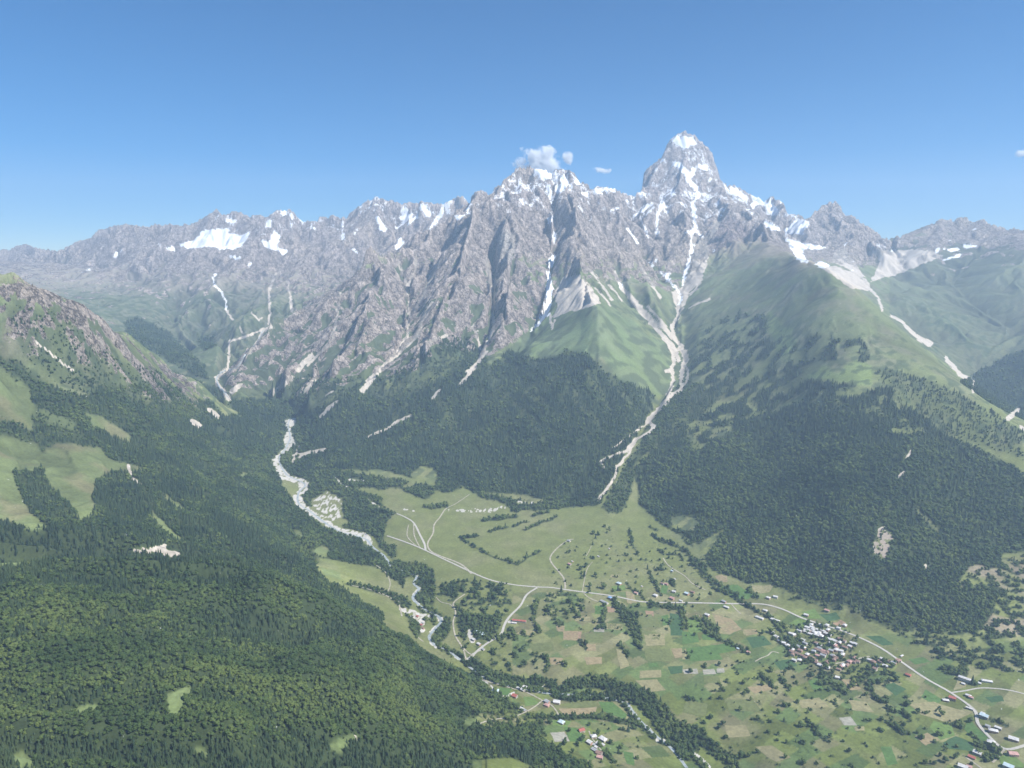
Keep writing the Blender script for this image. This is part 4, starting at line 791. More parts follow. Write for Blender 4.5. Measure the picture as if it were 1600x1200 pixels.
M_NEEDLE = foliage('needle_foliage', (0.031,0.057,0.030), (0.047,0.080,0.038), (0.072,0.108,0.048))
M_BARK, _n, _l, _b = mat('bark', 0.95); _b.inputs['Base Color'].default_value = (0.09,0.07,0.05,1)
def ico(sub):
    t = (1+5**.5)/2
    v = [(-1,t,0),(1,t,0),(-1,-t,0),(1,-t,0),(0,-1,t),(0,1,t),(0,-1,-t),(0,1,-t),(t,0,-1),(t,0,1),(-t,0,-1),(-t,0,1)]
    f = [(0,11,5),(0,5,1),(0,1,7),(0,7,10),(0,10,11),(1,5,9),(5,11,4),(11,10,2),(10,7,6),(7,1,8),(3,9,4),(3,4,2),(3,2,6),(3,6,8),(3,8,9),(4,9,5),(2,4,11),(6,2,10),(8,6,7),(9,8,1)]
    v = [Vector(a).normalized() for a in v]
    for _ in range(sub):
        nf = []; mid = {}
        def m_(a, b):
            k = (min(a,b), max(a,b))
            if k not in mid: mid[k] = len(v); v.append(((v[a]+v[b])/2).normalized())
            return mid[k]
        for a, b, c in f:
            ab, bc, ca = m_(a,b), m_(b,c), m_(c,a); nf += [(a,ab,ca),(b,bc,ab),(c,ca,bc),(ab,bc,ca)]
        f = nf
    return v, f
ICO1 = ico(1)
def crown_broad(r, w=5.0, hgt=9.0, base=3.0, lobes=9, clumps=46):
    V, F = [], []
    def lobe(c, s, sq):
        o = len(V)
        for p in ICO1[0]: V.append((c[0]+p.x*s*r.uniform(.84,1.12), c[1]+p.y*s*r.uniform(.84,1.12), c[2]+p.z*s*sq*r.uniform(.8,1.15)))
        F.extend([(a+o,b+o,c_+o) for a,b,c_ in ICO1[1]])
    lobe((0,0,base+hgt*.48), w*.62, hgt*.42/(w*.62)); pts = []
    for i in range(lobes):
        a = r.uniform(0, 6.283); hh = r.uniform(.15, .92); rr = w*(.62-.35*abs(hh-.4))*r.uniform(.7,1.1)
        c = (math.cos(a)*rr, math.sin(a)*rr, base+hgt*hh); lobe(c, w*r.uniform(.28,.42), .85); pts.append(c)
    for i in range(clumps):
        c = pts[r.randrange(len(pts))]; a = r.uniform(0,6.283); e = r.uniform(-.5,1.4); q = w*r.uniform(.34,.5)
        p = Vector((c[0]+math.cos(a)*math.cos(e)*q, c[1]+math.sin(a)*math.cos(e)*q, c[2]+math.sin(e)*q)); s = w*r.uniform(.12,.22)
        o = len(V)
        for _ in range(3): V.append(tuple(p + Vector((r.uniform(-1,1), r.uniform(-1,1), r.uniform(-.6,.6)))*s))
        F.append((o,o+1,o+2))
    return V, F
def crown_conifer(r, w=2.9, hgt=16.0, base=1.6, tiers=7):
    V, F = [], []
    for k in range(tiers):
        s = k/tiers; z0 = base + (hgt-base)*s*.94; z1 = z0 + (hgt-base)/tiers*1.75; rad = w*(1-s)**.85 + .25; n = 9; o = len(V)
        V.append((r.uniform(-.1,.1), r.uniform(-.1,.1), min(z1, hgt)))
        for i in range(n*2):
            a = math.pi*i/n + k*.5; q = rad*(r.uniform(.85,1.2) if i % 2 else r.uniform(.5,.68))
            V.append((math.cos(a)*q, math.sin(a)*q, z0 + (0 if i % 2 else .5) + r.uniform(-.3,.3)))
        for i in range(n*2): F.append((o, o+1+i, o+1+(i+1) % (n*2)))
    return V, F
def trunk_mesh(rad, hgt, name='trunk'):
    V, F = [], []; n = 6
    for z, q in ((-1.5, 1.25), (hgt*.4, .8), (hgt, .35)):
        for i in range(n): V.append((math.cos(i*math.tau/n)*rad*q, math.sin(i*math.tau/n)*rad*q, z))
    for k in range(2):
        for i in range(n): F.append((k*n+i, k*n+(i+1) % n, (k+1)*n+(i+1) % n, (k+1)*n+i))
    for a in (0.6, 2.7, 4.6):                                       # three limbs
        o = len(V); p = Vector((0,0,hgt*.5)); q = Vector((math.cos(a)*rad*6, math.sin(a)*rad*6, hgt*1.05)); s = rad*.35
        for c in (p, q):
            for d in ((s,0),(-s*.5,s*.8),(-s*.5,-s*.8)): V.append((c.x+d[0], c.y+d[1], c.z))
        F += [(o,o+1,o+4,o+3),(o+1,o+2,o+5,o+4),(o+2,o,o+3,o+5)]
    me = bpy.data.meshes.new(name); me.from_pydata(V, [], F); me.materials.append(M_BARK); return me
def mesh_of(name, VF, m):
    me = bpy.data.meshes.new(name); me.from_pydata(VF[0], [], VF[1]); me.materials.append(m); me.polygons.foreach_set('use_smooth', [True]*len(me.polygons)); return me
R_ = random.Random(3)
CROWNS = [mesh_of('crown', crown_broad(R_, R_.uniform(4.2,5.6), R_.uniform(7.5,10.5), 2.4, 8+i), M_LEAF) for i in range(5)]
CONES = [mesh_of('crown', crown_conifer(R_, R_.uniform(2.5,3.3), R_.uniform(14,18.5), 1.2, 6+i % 3), M_NEEDLE) for i in range(4)]
TRUNKS = [trunk_mesh(.42, 7.5), trunk_mesh(.3, 9.0)]
# whole trees for the woods, crown and trunk in one
def joined(crown, trunk):
    me = bpy.data.meshes.new('woodland_tree'); V = [v.co[:] for v in crown.vertices]; F = [tuple(p.vertices) for p in crown.polygons]; nc = len(F); o = len(V)
    V += [v.co[:] for v in trunk.vertices]; F += [tuple(i+o for i in p.vertices) for p in trunk.polygons]
    me.from_pydata(V, [], F); me.materials.append(crown.materials[0]); me.materials.append(M_BARK)
    for i in range(nc, len(F)): me.polygons[i].material_index = 1
    for i in range(nc): me.polygons[i].use_smooth = True
    return bpy.data.objects.new('woodland_tree', me)
KINDS = [joined(c, TRUNKS[0]) for c in CROWNS] + [joined(c, TRUNKS[1]) for c in CONES]
NB, NC = len(CROWNS), len(CONES)
def wood_nodes():
    ng = bpy.data.node_groups.new('stand_of_trees', 'GeometryNodeTree')
    ng.interface.new_socket('Geometry', in_out='INPUT', socket_type='NodeSocketGeometry'); ng.interface.new_socket('Geometry', in_out='OUTPUT', socket_type='NodeSocketGeometry')
    n = ng.nodes; l = ng.links; gi = n.new('NodeGroupInput'); go = n.new('NodeGroupOutput')
    j = n.new('GeometryNodeJoinGeometry')
    for o in reversed(KINDS):
        q = n.new('GeometryNodeObjectInfo'); q.inputs['Object'].default_value = o; q.inputs['As Instance'].default_value = True; l.new(q.outputs['Geometry'], j.inputs[0])
    ip = n.new('GeometryNodeInstanceOnPoints'); ip.inputs['Pick Instance'].default_value = True
    def attr(name, typ):
        a = n.new('GeometryNodeInputNamedAttribute'); a.data_type = typ; a.inputs['Name'].default_value = name; return a.outputs['Attribute']
    l.new(gi.outputs[0], ip.inputs['Points']); l.new(j.outputs[0], ip.inputs['Instance']); l.new(attr('kind_index', 'INT'), ip.inputs['Instance Index'])
    l.new(attr('turn', 'FLOAT_VECTOR'), ip.inputs['Rotation']); l.new(attr('size', 'FLOAT_VECTOR'), ip.inputs['Scale']); l.new(ip.outputs[0], go.inputs[0])
    return ng
WOOD = wood_nodes()
def wood(name, label, pts, kinds, size, turn):
    me = bpy.data.meshes.new(name); me.vertices.add(len(pts)); me.vertices.foreach_set('co', np.asarray(pts, np.float32).ravel())
    a = me.attributes.new('kind_index', 'INT', 'POINT'); a.data.foreach_set('value', np.asarray(kinds, np.int32))
    a = me.attributes.new('size', 'FLOAT_VECTOR', 'POINT'); a.data.foreach_set('vector', np.asarray(size, np.float32).ravel())
    a = me.attributes.new('turn', 'FLOAT_VECTOR', 'POINT'); a.data.foreach_set('vector', np.asarray(turn, np.float32).ravel())
    o = bpy.data.objects.new(name, me); COL.objects.link(o); md = o.modifiers.new('trees', 'NODES'); md.node_group = WOOD
    o['kind'] = 'stuff'; o['label'] = label; return o
# stand the trees
W = np.clip(W, 0, 1); W[(GY < 520) | (GY > 6400)] = 0
SPC = np.interp(gY, [500, 900, 1500, 2500, 4500, 6500], [4.9, 5.2, 6.6, 8.6, 12.6, 15.0])[:,None]
cell = dX*dY
lam = (W*cell/(SPC*SPC)).astype(np.float64)
lam = np.where(W > 0.05, lam, 0)
cnt = rng.poisson(lam*1.15)
ri, ci = np.nonzero(cnt); rep = cnt[ri, ci]; ri = np.repeat(ri, rep); ci = np.repeat(ci, rep)
fr = ri + rng.uniform(-.5, .5, len(ri)); fc = ci + rng.uniform(-.5, .5, len(ri))
fr = np.clip(fr, 0, NV-1.01); fc = np.clip(fc, 0, NU-1.01)
ty_ = y_of(fr); tx_ = (U0 + fc/(NU-1)*(U1-U0))*ty_; tz_ = zat(tx_, ty_) - 0.6
con = CON[ri, ci]; kc = rng.random(len(ri)) < np.clip(con + (0.9*N2[ri, ci] + 0.9*N3[ri, ci])*(con > 0.12)*(con < 0.96), 0, 1)
kk = np.where(kc, NB + rng.integers(0, NC, len(ri)), rng.integers(0, NB, len(ri)))
grow = np.interp(ty_, [500, 900, 1500, 2500, 4500, 6500], [0.58, 0.62, 0.82, 1.05, 1.5, 1.75]) * (0.55 + 0.45*np.clip(W[ri, ci]*1.1, 0, 1))
hs = grow*np.clip(rng.lognormal(-0.05, 0.26, len(ri)), 0.5, 1.65); ws = hs*rng.uniform(0.85, 1.25, len(ri)); ws = np.where(kc, ws*1.1, ws)
hs = np.where(kc, hs, hs*0.92)
szv = np.stack([ws, ws, hs], -1); tn = np.stack([rng.uniform(-.05,.05,len(ri)), rng.uniform(-.05,.05,len(ri)), rng.uniform(0, 6.283, len(ri))], -1)
TP = np.stack([tx_, ty_, tz_], -1)
rg = region_index()[ri, ci]
LOCAL = boxblur(W, 7)[ri, ci]
tpx, tpy = project(tx_, ty_, tz_)
loose = (rg == 0) & (LOCAL < 0.42) & (ty_ < 2600) & (tpy > 880) & (tpx > 690) & (tpx < 1615) & (tpy < 1215) & (W[ri, ci] < 0.95) & (grow > 0.5) & VIS[ri, ci]
lid = np.nonzero(loose)[0]
big = hs[lid]/ty_[lid]; lid = lid[np.argsort(-big)]
keep = []
for i in lid:                                                       # trees one can tell apart: not right beside each other
    if all(abs(tpx[i]-tpx[j]) + abs(tpy[i]-tpy[j]) > 9 for j in keep): keep.append(i)
    if len(keep) >= 288: break
LONE = [(float(tx_[i]), float(ty_[i]), float(tz_[i]), int(kk[i]), float(ws[i])*1.25, float(hs[i])*1.2, float(tn[i, 2])) for i in keep]
rest = np.ones(len(ri), bool); rest[keep] = False
for keys, label in (((1,), 'mixed forest covering the near hill, lower left'), ((2,), 'dark fir and beech forest on the left mountainside'), ((4,), 'dense forest on the broad hill above the village'), ((3,5,6,7), 'forest at the foot of the great rock wall'), ((0,), 'hedgerows, orchards and riverside woodland on the valley floor')):
    m = np.isin(rg, keys) & rest
    wood('forest' if keys != (0,) else 'woodland', label, TP[m], kk[m], szv[m], tn[m])
print('trees', len(ri), len(keep), len(lid), time.time()-T0)
# ------------------------------------------------------------------ roads, tracks and water, draped on the ground
def flat(name, c, rough=0.9, spec=0.2, var=0.25, scale=0.5):
    m, n, l, b = mat(name, rough, spec)
    geo = n.new('ShaderNodeNewGeometry'); t = n.new('ShaderNodeTexNoise'); t.inputs['Scale'].default_value = scale; t.inputs['Detail'].default_value = 5; l.new(geo.outputs['Position'], t.inputs['Vector'])
    r = n.new('ShaderNodeMapRange'); r.inputs['From Min'].default_value = .3; r.inputs['From Max'].default_value = .7; r.inputs['To Min'].default_value = 1-var; r.inputs['To Max'].default_value = 1+var; l.new(t.outputs['Fac'], r.inputs['Value'])
    s_ = n.new('ShaderNodeVectorMath'); s_.operation = 'SCALE'; s_.inputs[0].default_value = c; l.new(r.outputs[0], s_.inputs['Scale']); l.new(s_.outputs[0], b.inputs['Base Color'])
    return m
M_ROAD = flat('pale_gravel_road', (0.42, 0.40, 0.36), .9, .1, .15, .2)
M_TRACK = flat('dirt_track', (0.36, 0.33, 0.26), .95, .1, .3, .1)
M_WATER = flat('milky_river_water', (0.30, 0.335, 0.34), .35, .5, .25, .08)
def thin(pts, n=8):
    """smooth a polyline of pixels (Catmull-Rom)"""
    p = [pts[0]] + list(pts) + [pts[-1]]; out = []
    for i in range(1, len(p)-2):
        for k in range(n):
            t = k/n; a, b, c, d = p[i-1], p[i], p[i+1], p[i+2]
            out.append(tuple(0.5*((2*b[j]) + (-a[j]+c[j])*t + (2*a[j]-5*b[j]+4*c[j]-d[j])*t*t + (-a[j]+3*b[j]-3*c[j]+d[j])*t**3) for j in (0, 1)))
    out.append(pts[-1]); return out
WAYS = [('road', M_ROAD, 'pale main road running past the village', Q('B8','215 112 350 160 500 230 680 312 800 340 920 352 1100 370')[:-1] + Q('C1','0 490 110 506 250 525 480 555 640 588 760 605 1100 610 1480 618') + Q('B9','330 430 400 436 480 460 560 497 660 530 780 568 920 632 1020 698 1140 780 1260 848 1370 930 1385 990 1440 1055 1500 1108 1545 1112 1620 1090'), 6.5, 7.5),
 ('road', M_ROAD, 'pale road branching down to the bridge', Q('B8','920 355 870 388 840 440 790 490 765 530 748 575 690 612 640 650 590 700'), 7.0, 8.0),
 ('path', M_TRACK, 'dirt track leading up from the bridge through the orchards', Q('C5','780 50 730 85 690 112 662 150 690 230 665 320 685 450 740 540 770 600 790 690'), 4.5, 4.5),
 ('path', M_TRACK, 'dirt track joining the bridge road', Q('C5','750 550 800 610 860 645'), 4, 4), ('path', M_TRACK, 'curved track round a small meadow', Q('C5','500 80 550 130 640 150 665 190'), 2.6, 2.6),
 ('path', M_TRACK, 'worn cart track, leftmost on the meadow', Q('B5','715 810 708 860 730 890 760 915'), 3.5, 3.5), ('path', M_TRACK, 'worn cart track between two others on the meadow', Q('B5','740 800 742 860 770 920'), 4, 4),
 ('path', M_ROAD, 'broad pale track crossing the meadow head', Q('B5','660 758 700 775 740 802 770 860 790 900 795 932'), 6, 8), ('path', M_TRACK, 'meadow track running up to the stony torrent bed', Q('B5','1000 668 935 712 890 735 862 775 835 810 830 850 805 895 815 930 860 955 960 995 1010 1040'), 4.5, 7),
 ('path', M_TRACK, 'dirt track climbing to a ruined farm', Q('B5','1450 1110 1442 1060 1390 995 1380 960 1420 912 1470 880 1490 878'), 6, 5), ('path', M_TRACK, 'straight faint track through garden plots', Q('C1','250 520 268 420 290 340 330 290'), 2.6, 2.6), ('path', M_TRACK, 'faint upper end of the garden track', Q('C1','280 245 300 210 320 165'), 2, 2),
 ('path', M_TRACK, 'short side track to the long shed', Q('C1','260 535 300 570 370 600'), 4, 4), ('path', M_TRACK, 'narrow lane between hedged farms', Q('C1','880 260 930 325 1050 400 1110 460 1215 510'), 4, 3.6), ('path', M_TRACK, 'short lane south of the main road', Q('B9','228 430 250 455 275 478'), 4, 4),
 ('path', M_TRACK, 'track over the bright riverside meadow', Q('B8','50 345 150 368 230 402 270 435 285 490'), 4.5, 4.5), ('path', M_TRACK, 'track between meadow hedges', Q('B8','165 250 210 285 230 335 220 372'), 3, 3), ('path', M_TRACK, 'site track by the works yard', Q('B8','345 470 355 510 345 560 355 585 385 608'), 6, 5), ('path', M_TRACK, 'pale track at the forest foot', Q('B8','243 382 270 420 275 450'), 3, 3),
 ('path', M_TRACK, 'hamlet lane on the near side of the river', Q('B8','662 785 700 800 780 822 860 842 940 882 985 905 1010 935 1025 965'), 4.4, 4), ('path', M_TRACK, 'curved farm track below the hamlet', Q('B8','942 885 905 915 850 945 790 965 720 972 645 995'), 4, 3.4),
 ('path', M_TRACK, 'pale lane leading out of the village to the fields', Q('C2','0 700 60 665 130 640 160 600 230 620'), 3.4, 3.4), ('path', M_TRACK, 'village lane joining the two clusters of houses', Q('C2','770 720 880 700 1000 670 1100 650'), 4.5, 4.5),
 ('road', M_ROAD, 'side road curving off to the right edge', Q('B9','1262 847 1330 838 1400 825 1500 831 1560 842 1620 858'), 5, 4.5), ('path', M_TRACK, 'dirt lane in the lower right farms', Q('B9','1510 1115 1480 1150 1455 1175'), 4.5, 4.5), ('path', M_TRACK, 'dirt lane along the bottom edge farms', Q('B9','1330 1150 1380 1185 1420 1215'), 4.5, 4.5),
 ('path', M_TRACK, 'narrow woodland track end by the bright clearing', Q('B7','1660 1048 1680 1040 1665 1060 1670 1085'), 3, 3), ('path', M_TRACK, 'farmyard track in the valley hamlet', Q('C4','1110 630 1130 690 1170 740 1230 820'), 3, 3),
 ('river', M_WATER, 'pale glacier river winding through its gravel bed', Q('B5','160 310 150 350 160 400 140 450 110 492 115 530 150 580 230 620 200 660 200 710 250 745 330 805 400 845 470 862 520 880 545 912 600 955 622 985 640 1010 700 1030 752 1052 738 1085 765 1112 735 1155 790 1205') + Q('B8','440 480 470 510 430 560 412 590 440 625'), 6.5, 9), ('river', M_WATER, 'narrow wooded lower river sliding under the trees', Q('B8','440 625 500 650 560 695 620 740 700 790 760 812 860 830 960 850 1075 856 1200 865 1320 890 1360 925 1420 1000 1500 1070 1560 1120 1620 1200'), 7, 8),
 ('stream', M_WATER, 'small torrent reaching the valley floor from the high cirque', Q('A8','560 475 500 580 400 700 350 770 240 810 195 850 205 905 240 950 285 1010'), 7, 9)]
dense = [thin(w[3]) for w in WAYS]
flatp = np.array([p for d in dense for p in d]); wx_, wy_, wz_ = drop(flatp[:,0], flatp[:,1])
def ribbon(name, m, label, x, y, w0, w1, lift, rag):
    pts = np.stack([x, y], 1)
    seg = np.hypot(*np.diff(pts, axis=0).T); keepm = np.concatenate([[True], seg > 0.5]); pts = pts[keepm]
    jump = np.hypot(*np.diff(pts, axis=0).T); L = np.concatenate([[0], np.cumsum(jump)]); n = max(2, int(L[-1]/7)); q = np.linspace(0, L[-1], n)
    px_ = np.interp(q, L, pts[:,0]); py_ = np.interp(q, L, pts[:,1])
    for _ in range(2): px_[1:-1] = (px_[:-2]+2*px_[1:-1]+px_[2:])/4; py_[1:-1] = (py_[:-2]+2*py_[1:-1]+py_[2:])/4
    tx = np.gradient(px_); ty = np.gradient(py_); ln = np.hypot(tx, ty)+1e-6; nx, ny = -ty/ln, tx/ln
    w = np.linspace(w0, w1, n)*(1 + rag*fbm(px_, py_, 25, 3, 301))
    K = 5; V = []; zs = []
    for k in range(K):
        s = (k/(K-1)-.5)*w; X = px_+nx*s; Y = py_+ny*s; V.append(np.stack([X, Y, zat(X, Y)], 1))
    V = np.stack(V, 1)                                               # n, K, 3
    top = V[:,:,2]; V[:,:,2] = top*0.4 + top.max(1, keepdims=True)*0.6 + lift
    F = [(i*K+k, i*K+k+1, (i+1)*K+k+1, (i+1)*K+k) for i in range(n-1) for k in range(K-1)]
    me = bpy.data.meshes.new(name); me.from_pydata(V.reshape(-1,3).tolist(), [], F); me.materials.append(m)
    o = bpy.data.objects.new(name, me); COL.objects.link(o); o['kind'] = 'structure'; o['label'] = label; return o
k0 = 0
for w, d in zip(WAYS, dense):
    n = len(d); ribbon(w[0], w[1], w[2], wx_[k0:k0+n], wy_[k0:k0+n], w[4], w[5], 0.55 if w[0] != 'river' else 0.25, 0.5 if w[0] in ('river','stream') else 0.18); k0 += n
# two small bridges
# ------------------------------------------------------------------ crop and hay plots
CROPS = {'tan': (0.265, 0.215, 0.125), 'straw': (0.245, 0.225, 0.12), 'soil': (0.27, 0.19, 0.125), 'green': (0.085, 0.150, 0.045), 'bright': (0.125, 0.190, 0.055), 'dark': (0.055, 0.105, 0.045), 'grey': (0.30, 0.29, 0.24), 'olive': (0.135, 0.155, 0.062)}
M_CROP = {k: flat(k+'_plot', v, .95, .08, .22, .12) for k, v in CROPS.items()}
PLOTS = [('C1','tan','590 520 650 540 630 620 600 610'),('C1','soil','440 640 500 640 500 682 450 685'),('C1','straw','200 725 300 725 300 746 190 745'),('C1','grey','340 800 420 800 420 840 340 835'),('C1','tan','50 790 110 790 110 835 60 835'),('C1','tan','100 830 220 830 210 905 100 900'),('C1','straw','440 765 570 780 560 825 440 815'),
 ('C1','green','350 640 440 640 420 700 350 690'),('C1','dark','930 690 1005 700 1025 865 940 865'),('C1','bright','1070 740 1155 760 1195 835 1095 850'),('C1','green','1180 860 1260 850 1300 900 1190 900'),('C1','tan','1285 400 1340 390 1390 430 1380 450 1310 445'),('C1','green','1340 480 1460 468 1600 560 1500 582 1400 540'),('C1','straw','1290 760 1400 760 1480 820 1400 858 1320 850'),('C1','straw','1260 690 1350 700 1350 750 1290 758'),
 ('C1','straw','1500 820 1600 815 1600 855 1510 860'),('C1','olive','600 740 690 750 680 830 590 820'),('C1','green','840 720 920 700 930 780 860 790'),('C1','olive','700 820 860 850 850 900 700 890'),('C1','bright','480 480 580 470 590 510 480 520'),('C1','green','870 470 920 480 910 540 860 530'),('C1','straw','470 390 540 390 530 415 465 412'),('C1','olive','560 680 650 690 640 740 570 735'),
 ('B9','green','180 350 240 340 330 382 310 410 240 402'),('B9','tan','160 300 210 300 212 328 170 330'),('B9','straw','320 345 430 338 410 375 345 382'),('B9','tan','150 480 230 500 280 550 220 572 165 540'),('B9','bright','20 500 90 500 100 560 30 562'),('B9','green','20 640 150 622 190 692 40 700'),('B9','tan','290 552 350 550 352 572 300 580'),('B9','tan','300 822 400 810 422 832 340 852'),('B9','tan','740 782 800 788 842 832 790 836'),
 ('B9','straw','540 882 640 870 692 915 560 920'),('B9','straw','340 1100 420 1095 510 1150 440 1172 400 1150'),('B9','tan','1090 1052 1150 1035 1202 1070 1140 1096'),('B9','dark','1220 1082 1280 1050 1360 1080 1370 1122 1250 1110'),('B9','straw','805 1008 852 1004 855 1025 812 1027'),('B9','grey','735 965 790 960 818 1000 760 1002'),('B9','dark','860 582 930 580 992 622 940 626'),('B9','green','1060 690 1130 680 1165 702 1090 716'),
 ('B9','dark','430 702 500 690 542 720 460 742'),('B9','green','590 790 640 788 662 832 612 832'),('B9','dark','940 812 990 800 1052 832 1000 862'),('B9','bright','500 522 570 484 602 520 560 542'),('B9','dark','640 480 720 470 742 500 680 512'),('B9','bright','562 470 620 450 650 500 592 502'),('B9','soil','700 522 742 505 768 520 745 542'),('B9','dark','1420 870 1495 860 1510 888 1450 892'),('B9','green','1140 830 1220 880 1190 905 1120 870'),('B9','olive','880 650 960 640 1010 690 900 690'),
 ('B9','straw','0 655 18 640 20 690 0 692'),('B9','green','140 625 240 612 250 650 170 665'),('B9','grey','0 738 70 735 75 758 10 760'),('B9','grey','95 740 150 735 160 760 100 762'),('B9','grey','160 735 195 732 200 752 165 755'),('B9','olive','100 770 170 768 180 800 105 802'),('B9','bright','1180 980 1260 1000 1280 1050 1210 1070 1160 1010'),('B9','straw','1060 900 1180 890 1360 940 1250 990 1120 950'),('B9','straw','1290 790 1345 800 1330 820 1270 838'),('B9','bright','1480 1150 1540 1130 1600 1180 1600 1200 1500 1190'),
 ('B9','green','930 1100 980 1100 1010 1180 960 1190'),('B9','straw','780 880 860 890 900 940 800 930'),('B9','olive','200 880 330 880 380 940 220 930'),('B9','straw','200 1000 300 1000 320 1050 210 1060'),('B9','green','1340 960 1380 1010 1440 1060 1400 1080 1320 1020'),('B9','olive','20 880 120 900 110 960 0 940'),('B9','dark','300 590 380 580 420 620 330 640'),('B9','green','0 560 70 565 80 610 0 620'),
 ('B8','dark','1530 500 1600 490 1600 575 1550 575'),('B8','tan','1545 640 1600 640 1600 682 1565 685'),('B8','straw','1420 572 1515 570 1520 625 1430 628'),('B8','straw','1378 790 1480 785 1522 836 1440 846'),('B8','tan','975 682 1040 684 1042 712 982 716'),('B8','tan','1140 680 1222 680 1225 712 1150 716'),('B8','tan','1150 620 1192 620 1196 650 1150 652'),('B8','soil','1040 560 1130 560 1122 596 1045 596'),('B8','tan','1008 535 1050 533 1042 558 1012 556'),('B8','straw','858 552 910 555 902 582 810 572'),
 ('B8','grey','1186 542 1230 540 1232 560 1188 562'),('B8','straw','1288 642 1320 650 1352 722 1310 738'),('B8','grey','980 1035 1048 1030 1070 1075 1000 1078'),('B8','green','1045 1008 1122 1014 1145 1078 1072 1076'),('B8','tan','1020 922 1200 914 1190 950 1040 950'),('B8','green','745 822 800 830 782 862 728 852'),('B8','bright','855 865 900 870 930 900 862 912'),('B8','olive','1090 880 1200 890 1190 912 1060 915'),('B8','green','1205 890 1270 890 1340 950 1330 975 1230 935'),('B8','green','1320 1120 1370 1130 1375 1190 1340 1180'),
 ('B8','olive','1000 440 1080 430 1090 480 1010 490'),('B8','straw','1100 490 1170 490 1165 510 1095 512'),('B8','olive','1250 520 1330 525 1320 552 1250 548'),('B8','olive','1140 570 1230 570 1225 612 1150 612'),('B8','olive','880 620 990 610 1000 650 900 660'),('B8','green','1190 440 1240 440 1230 480 1190 478'),('B8','straw','1340 370 1372 380 1385 425 1345 430'),('B8','olive','1420 640 1540 640 1550 700 1430 700'),('B8','green','1440 712 1480 706 1490 725 1445 728'),('B8','straw','1400 745 1500 740 1500 775 1400 780'),
 ('B8','bright','990 975 1080 980 1060 1010 990 1000'),('B8','olive','1160 985 1260 985 1270 1020 1180 1022'),('B8','dark','1530 725 1600 720 1600 755 1545 760'),('B8','soil','1425 462 1465 465 1465 492 1430 495'),('B8','olive','1390 480 1500 480 1510 540 1400 540')]
def plots():
    allp = []
    for k, c, s in PLOTS:
        q = Q(k, s); allp.append(q)
    fp = np.array([p for q in allp for p in q]); X, Y, Z = drop(fp[:,0], fp[:,1]); i0 = 0
    for (k, c, s), q in zip(PLOTS, allp):
        n = len(q); x = X[i0:i0+n]; y = Y[i0:i0+n]; i0 += n
        cx, cy = x.mean(), y.mean(); V = [(cx, cy, zat(cx, cy)+.35)]; F = []; E = []
        for a in range(n):
            b = (a+1) % n
            for t in range(5): E.append((x[a]+(x[b]-x[a])*t/5, y[a]+(y[b]-y[a])*t/5))
        R = 5; m = len(E)
        for r in range(1, R+1):
            for ex, ey in E:
                vx = cx+(ex-cx)*r/R + (rng.uniform(-1,1) if r == R else 0); vy = cy+(ey-cy)*r/R + (rng.uniform(-1,1) if r == R else 0)
                V.append((vx, vy, float(zat(vx, vy)) + .35))
        for a in range(m): F.append((0, 1+a, 1+(a+1) % m))
        for r in range(R-1):
            for a in range(m): F.append((1+r*m+a, 1+(r+1)*m+a, 1+(r+1)*m+(a+1) % m, 1+r*m+(a+1) % m))
        me = bpy.data.meshes.new('crop_field'); me.from_pydata([(float(a), float(b), float(c_)) for a, b, c_ in V], [], F); me.materials.append(M_CROP[c])
        o = bpy.data.objects.new('crop_field', me); COL.objects.link(o); o['kind'] = 'structure'
plots()

# ------------------------------------------------------------------ houses
M_ROOF = {'white': flat('pale_sheet_roof', (0.55, 0.54, 0.53), .6, .3, .18, .25), 'grey': flat('grey_sheet_roof', (0.33, 0.34, 0.35), .5, .4, .2, .25), 'red': flat('red_sheet_roof', (0.36, 0.115, 0.09), .55, .3, .2, .25),
          'brown': flat('rusty_roof', (0.25, 0.165, 0.135), .75, .2, .3, .25), 'blue': flat('blue_sheet_roof', (0.22, 0.36, 0.58), .5, .4, .15, .25), 'pale blue': flat('pale_blue_sheet_roof', (0.46, 0.56, 0.60), .5, .4, .15, .25), 'pink': flat('faded_red_roof', (0.46, 0.27, 0.24), .6, .3, .2, .25)}
M_WALL = [flat('rendered_wall', (0.52, 0.47, 0.40), .9, .1, .15, .6), flat('stone_wall', (0.33, 0.30, 0.26), .95, .1, .25, .8), flat('brick_wall', (0.40, 0.26, 0.20), .9, .1, .15, .8)]
M_DARK, _n, _l, _b = mat('window_glass', .25, .5); _b.inputs['Base Color'].default_value = (0.03, 0.035, 0.04, 1)
M_WOOD = flat('weathered_wood', (0.24, 0.18, 0.12), .9, .1, .25, .8)
def box(V, F, x0, x1, y0, y1, z0, z1):
    o = len(V); V += [(x0,y0,z0),(x1,y0,z0),(x1,y1,z0),(x0,y1,z0),(x0,y0,z1),(x1,y0,z1),(x1,y1,z1),(x0,y1,z1)]
    F += [(o,o+3,o+2,o+1),(o+4,o+5,o+6,o+7),(o,o+1,o+5,o+4),(o+1,o+2,o+6,o+5),(o+2,o+3,o+7,o+6),(o+3,o,o+4,o+7)]
def child(name, V, F, m, parent):
    me = bpy.data.meshes.new(name); me.from_pydata(V, [], F); me.materials.append(m); o = bpy.data.objects.new(name, me); COL.objects.link(o); o.parent = parent; return o
HR = random.Random(11)
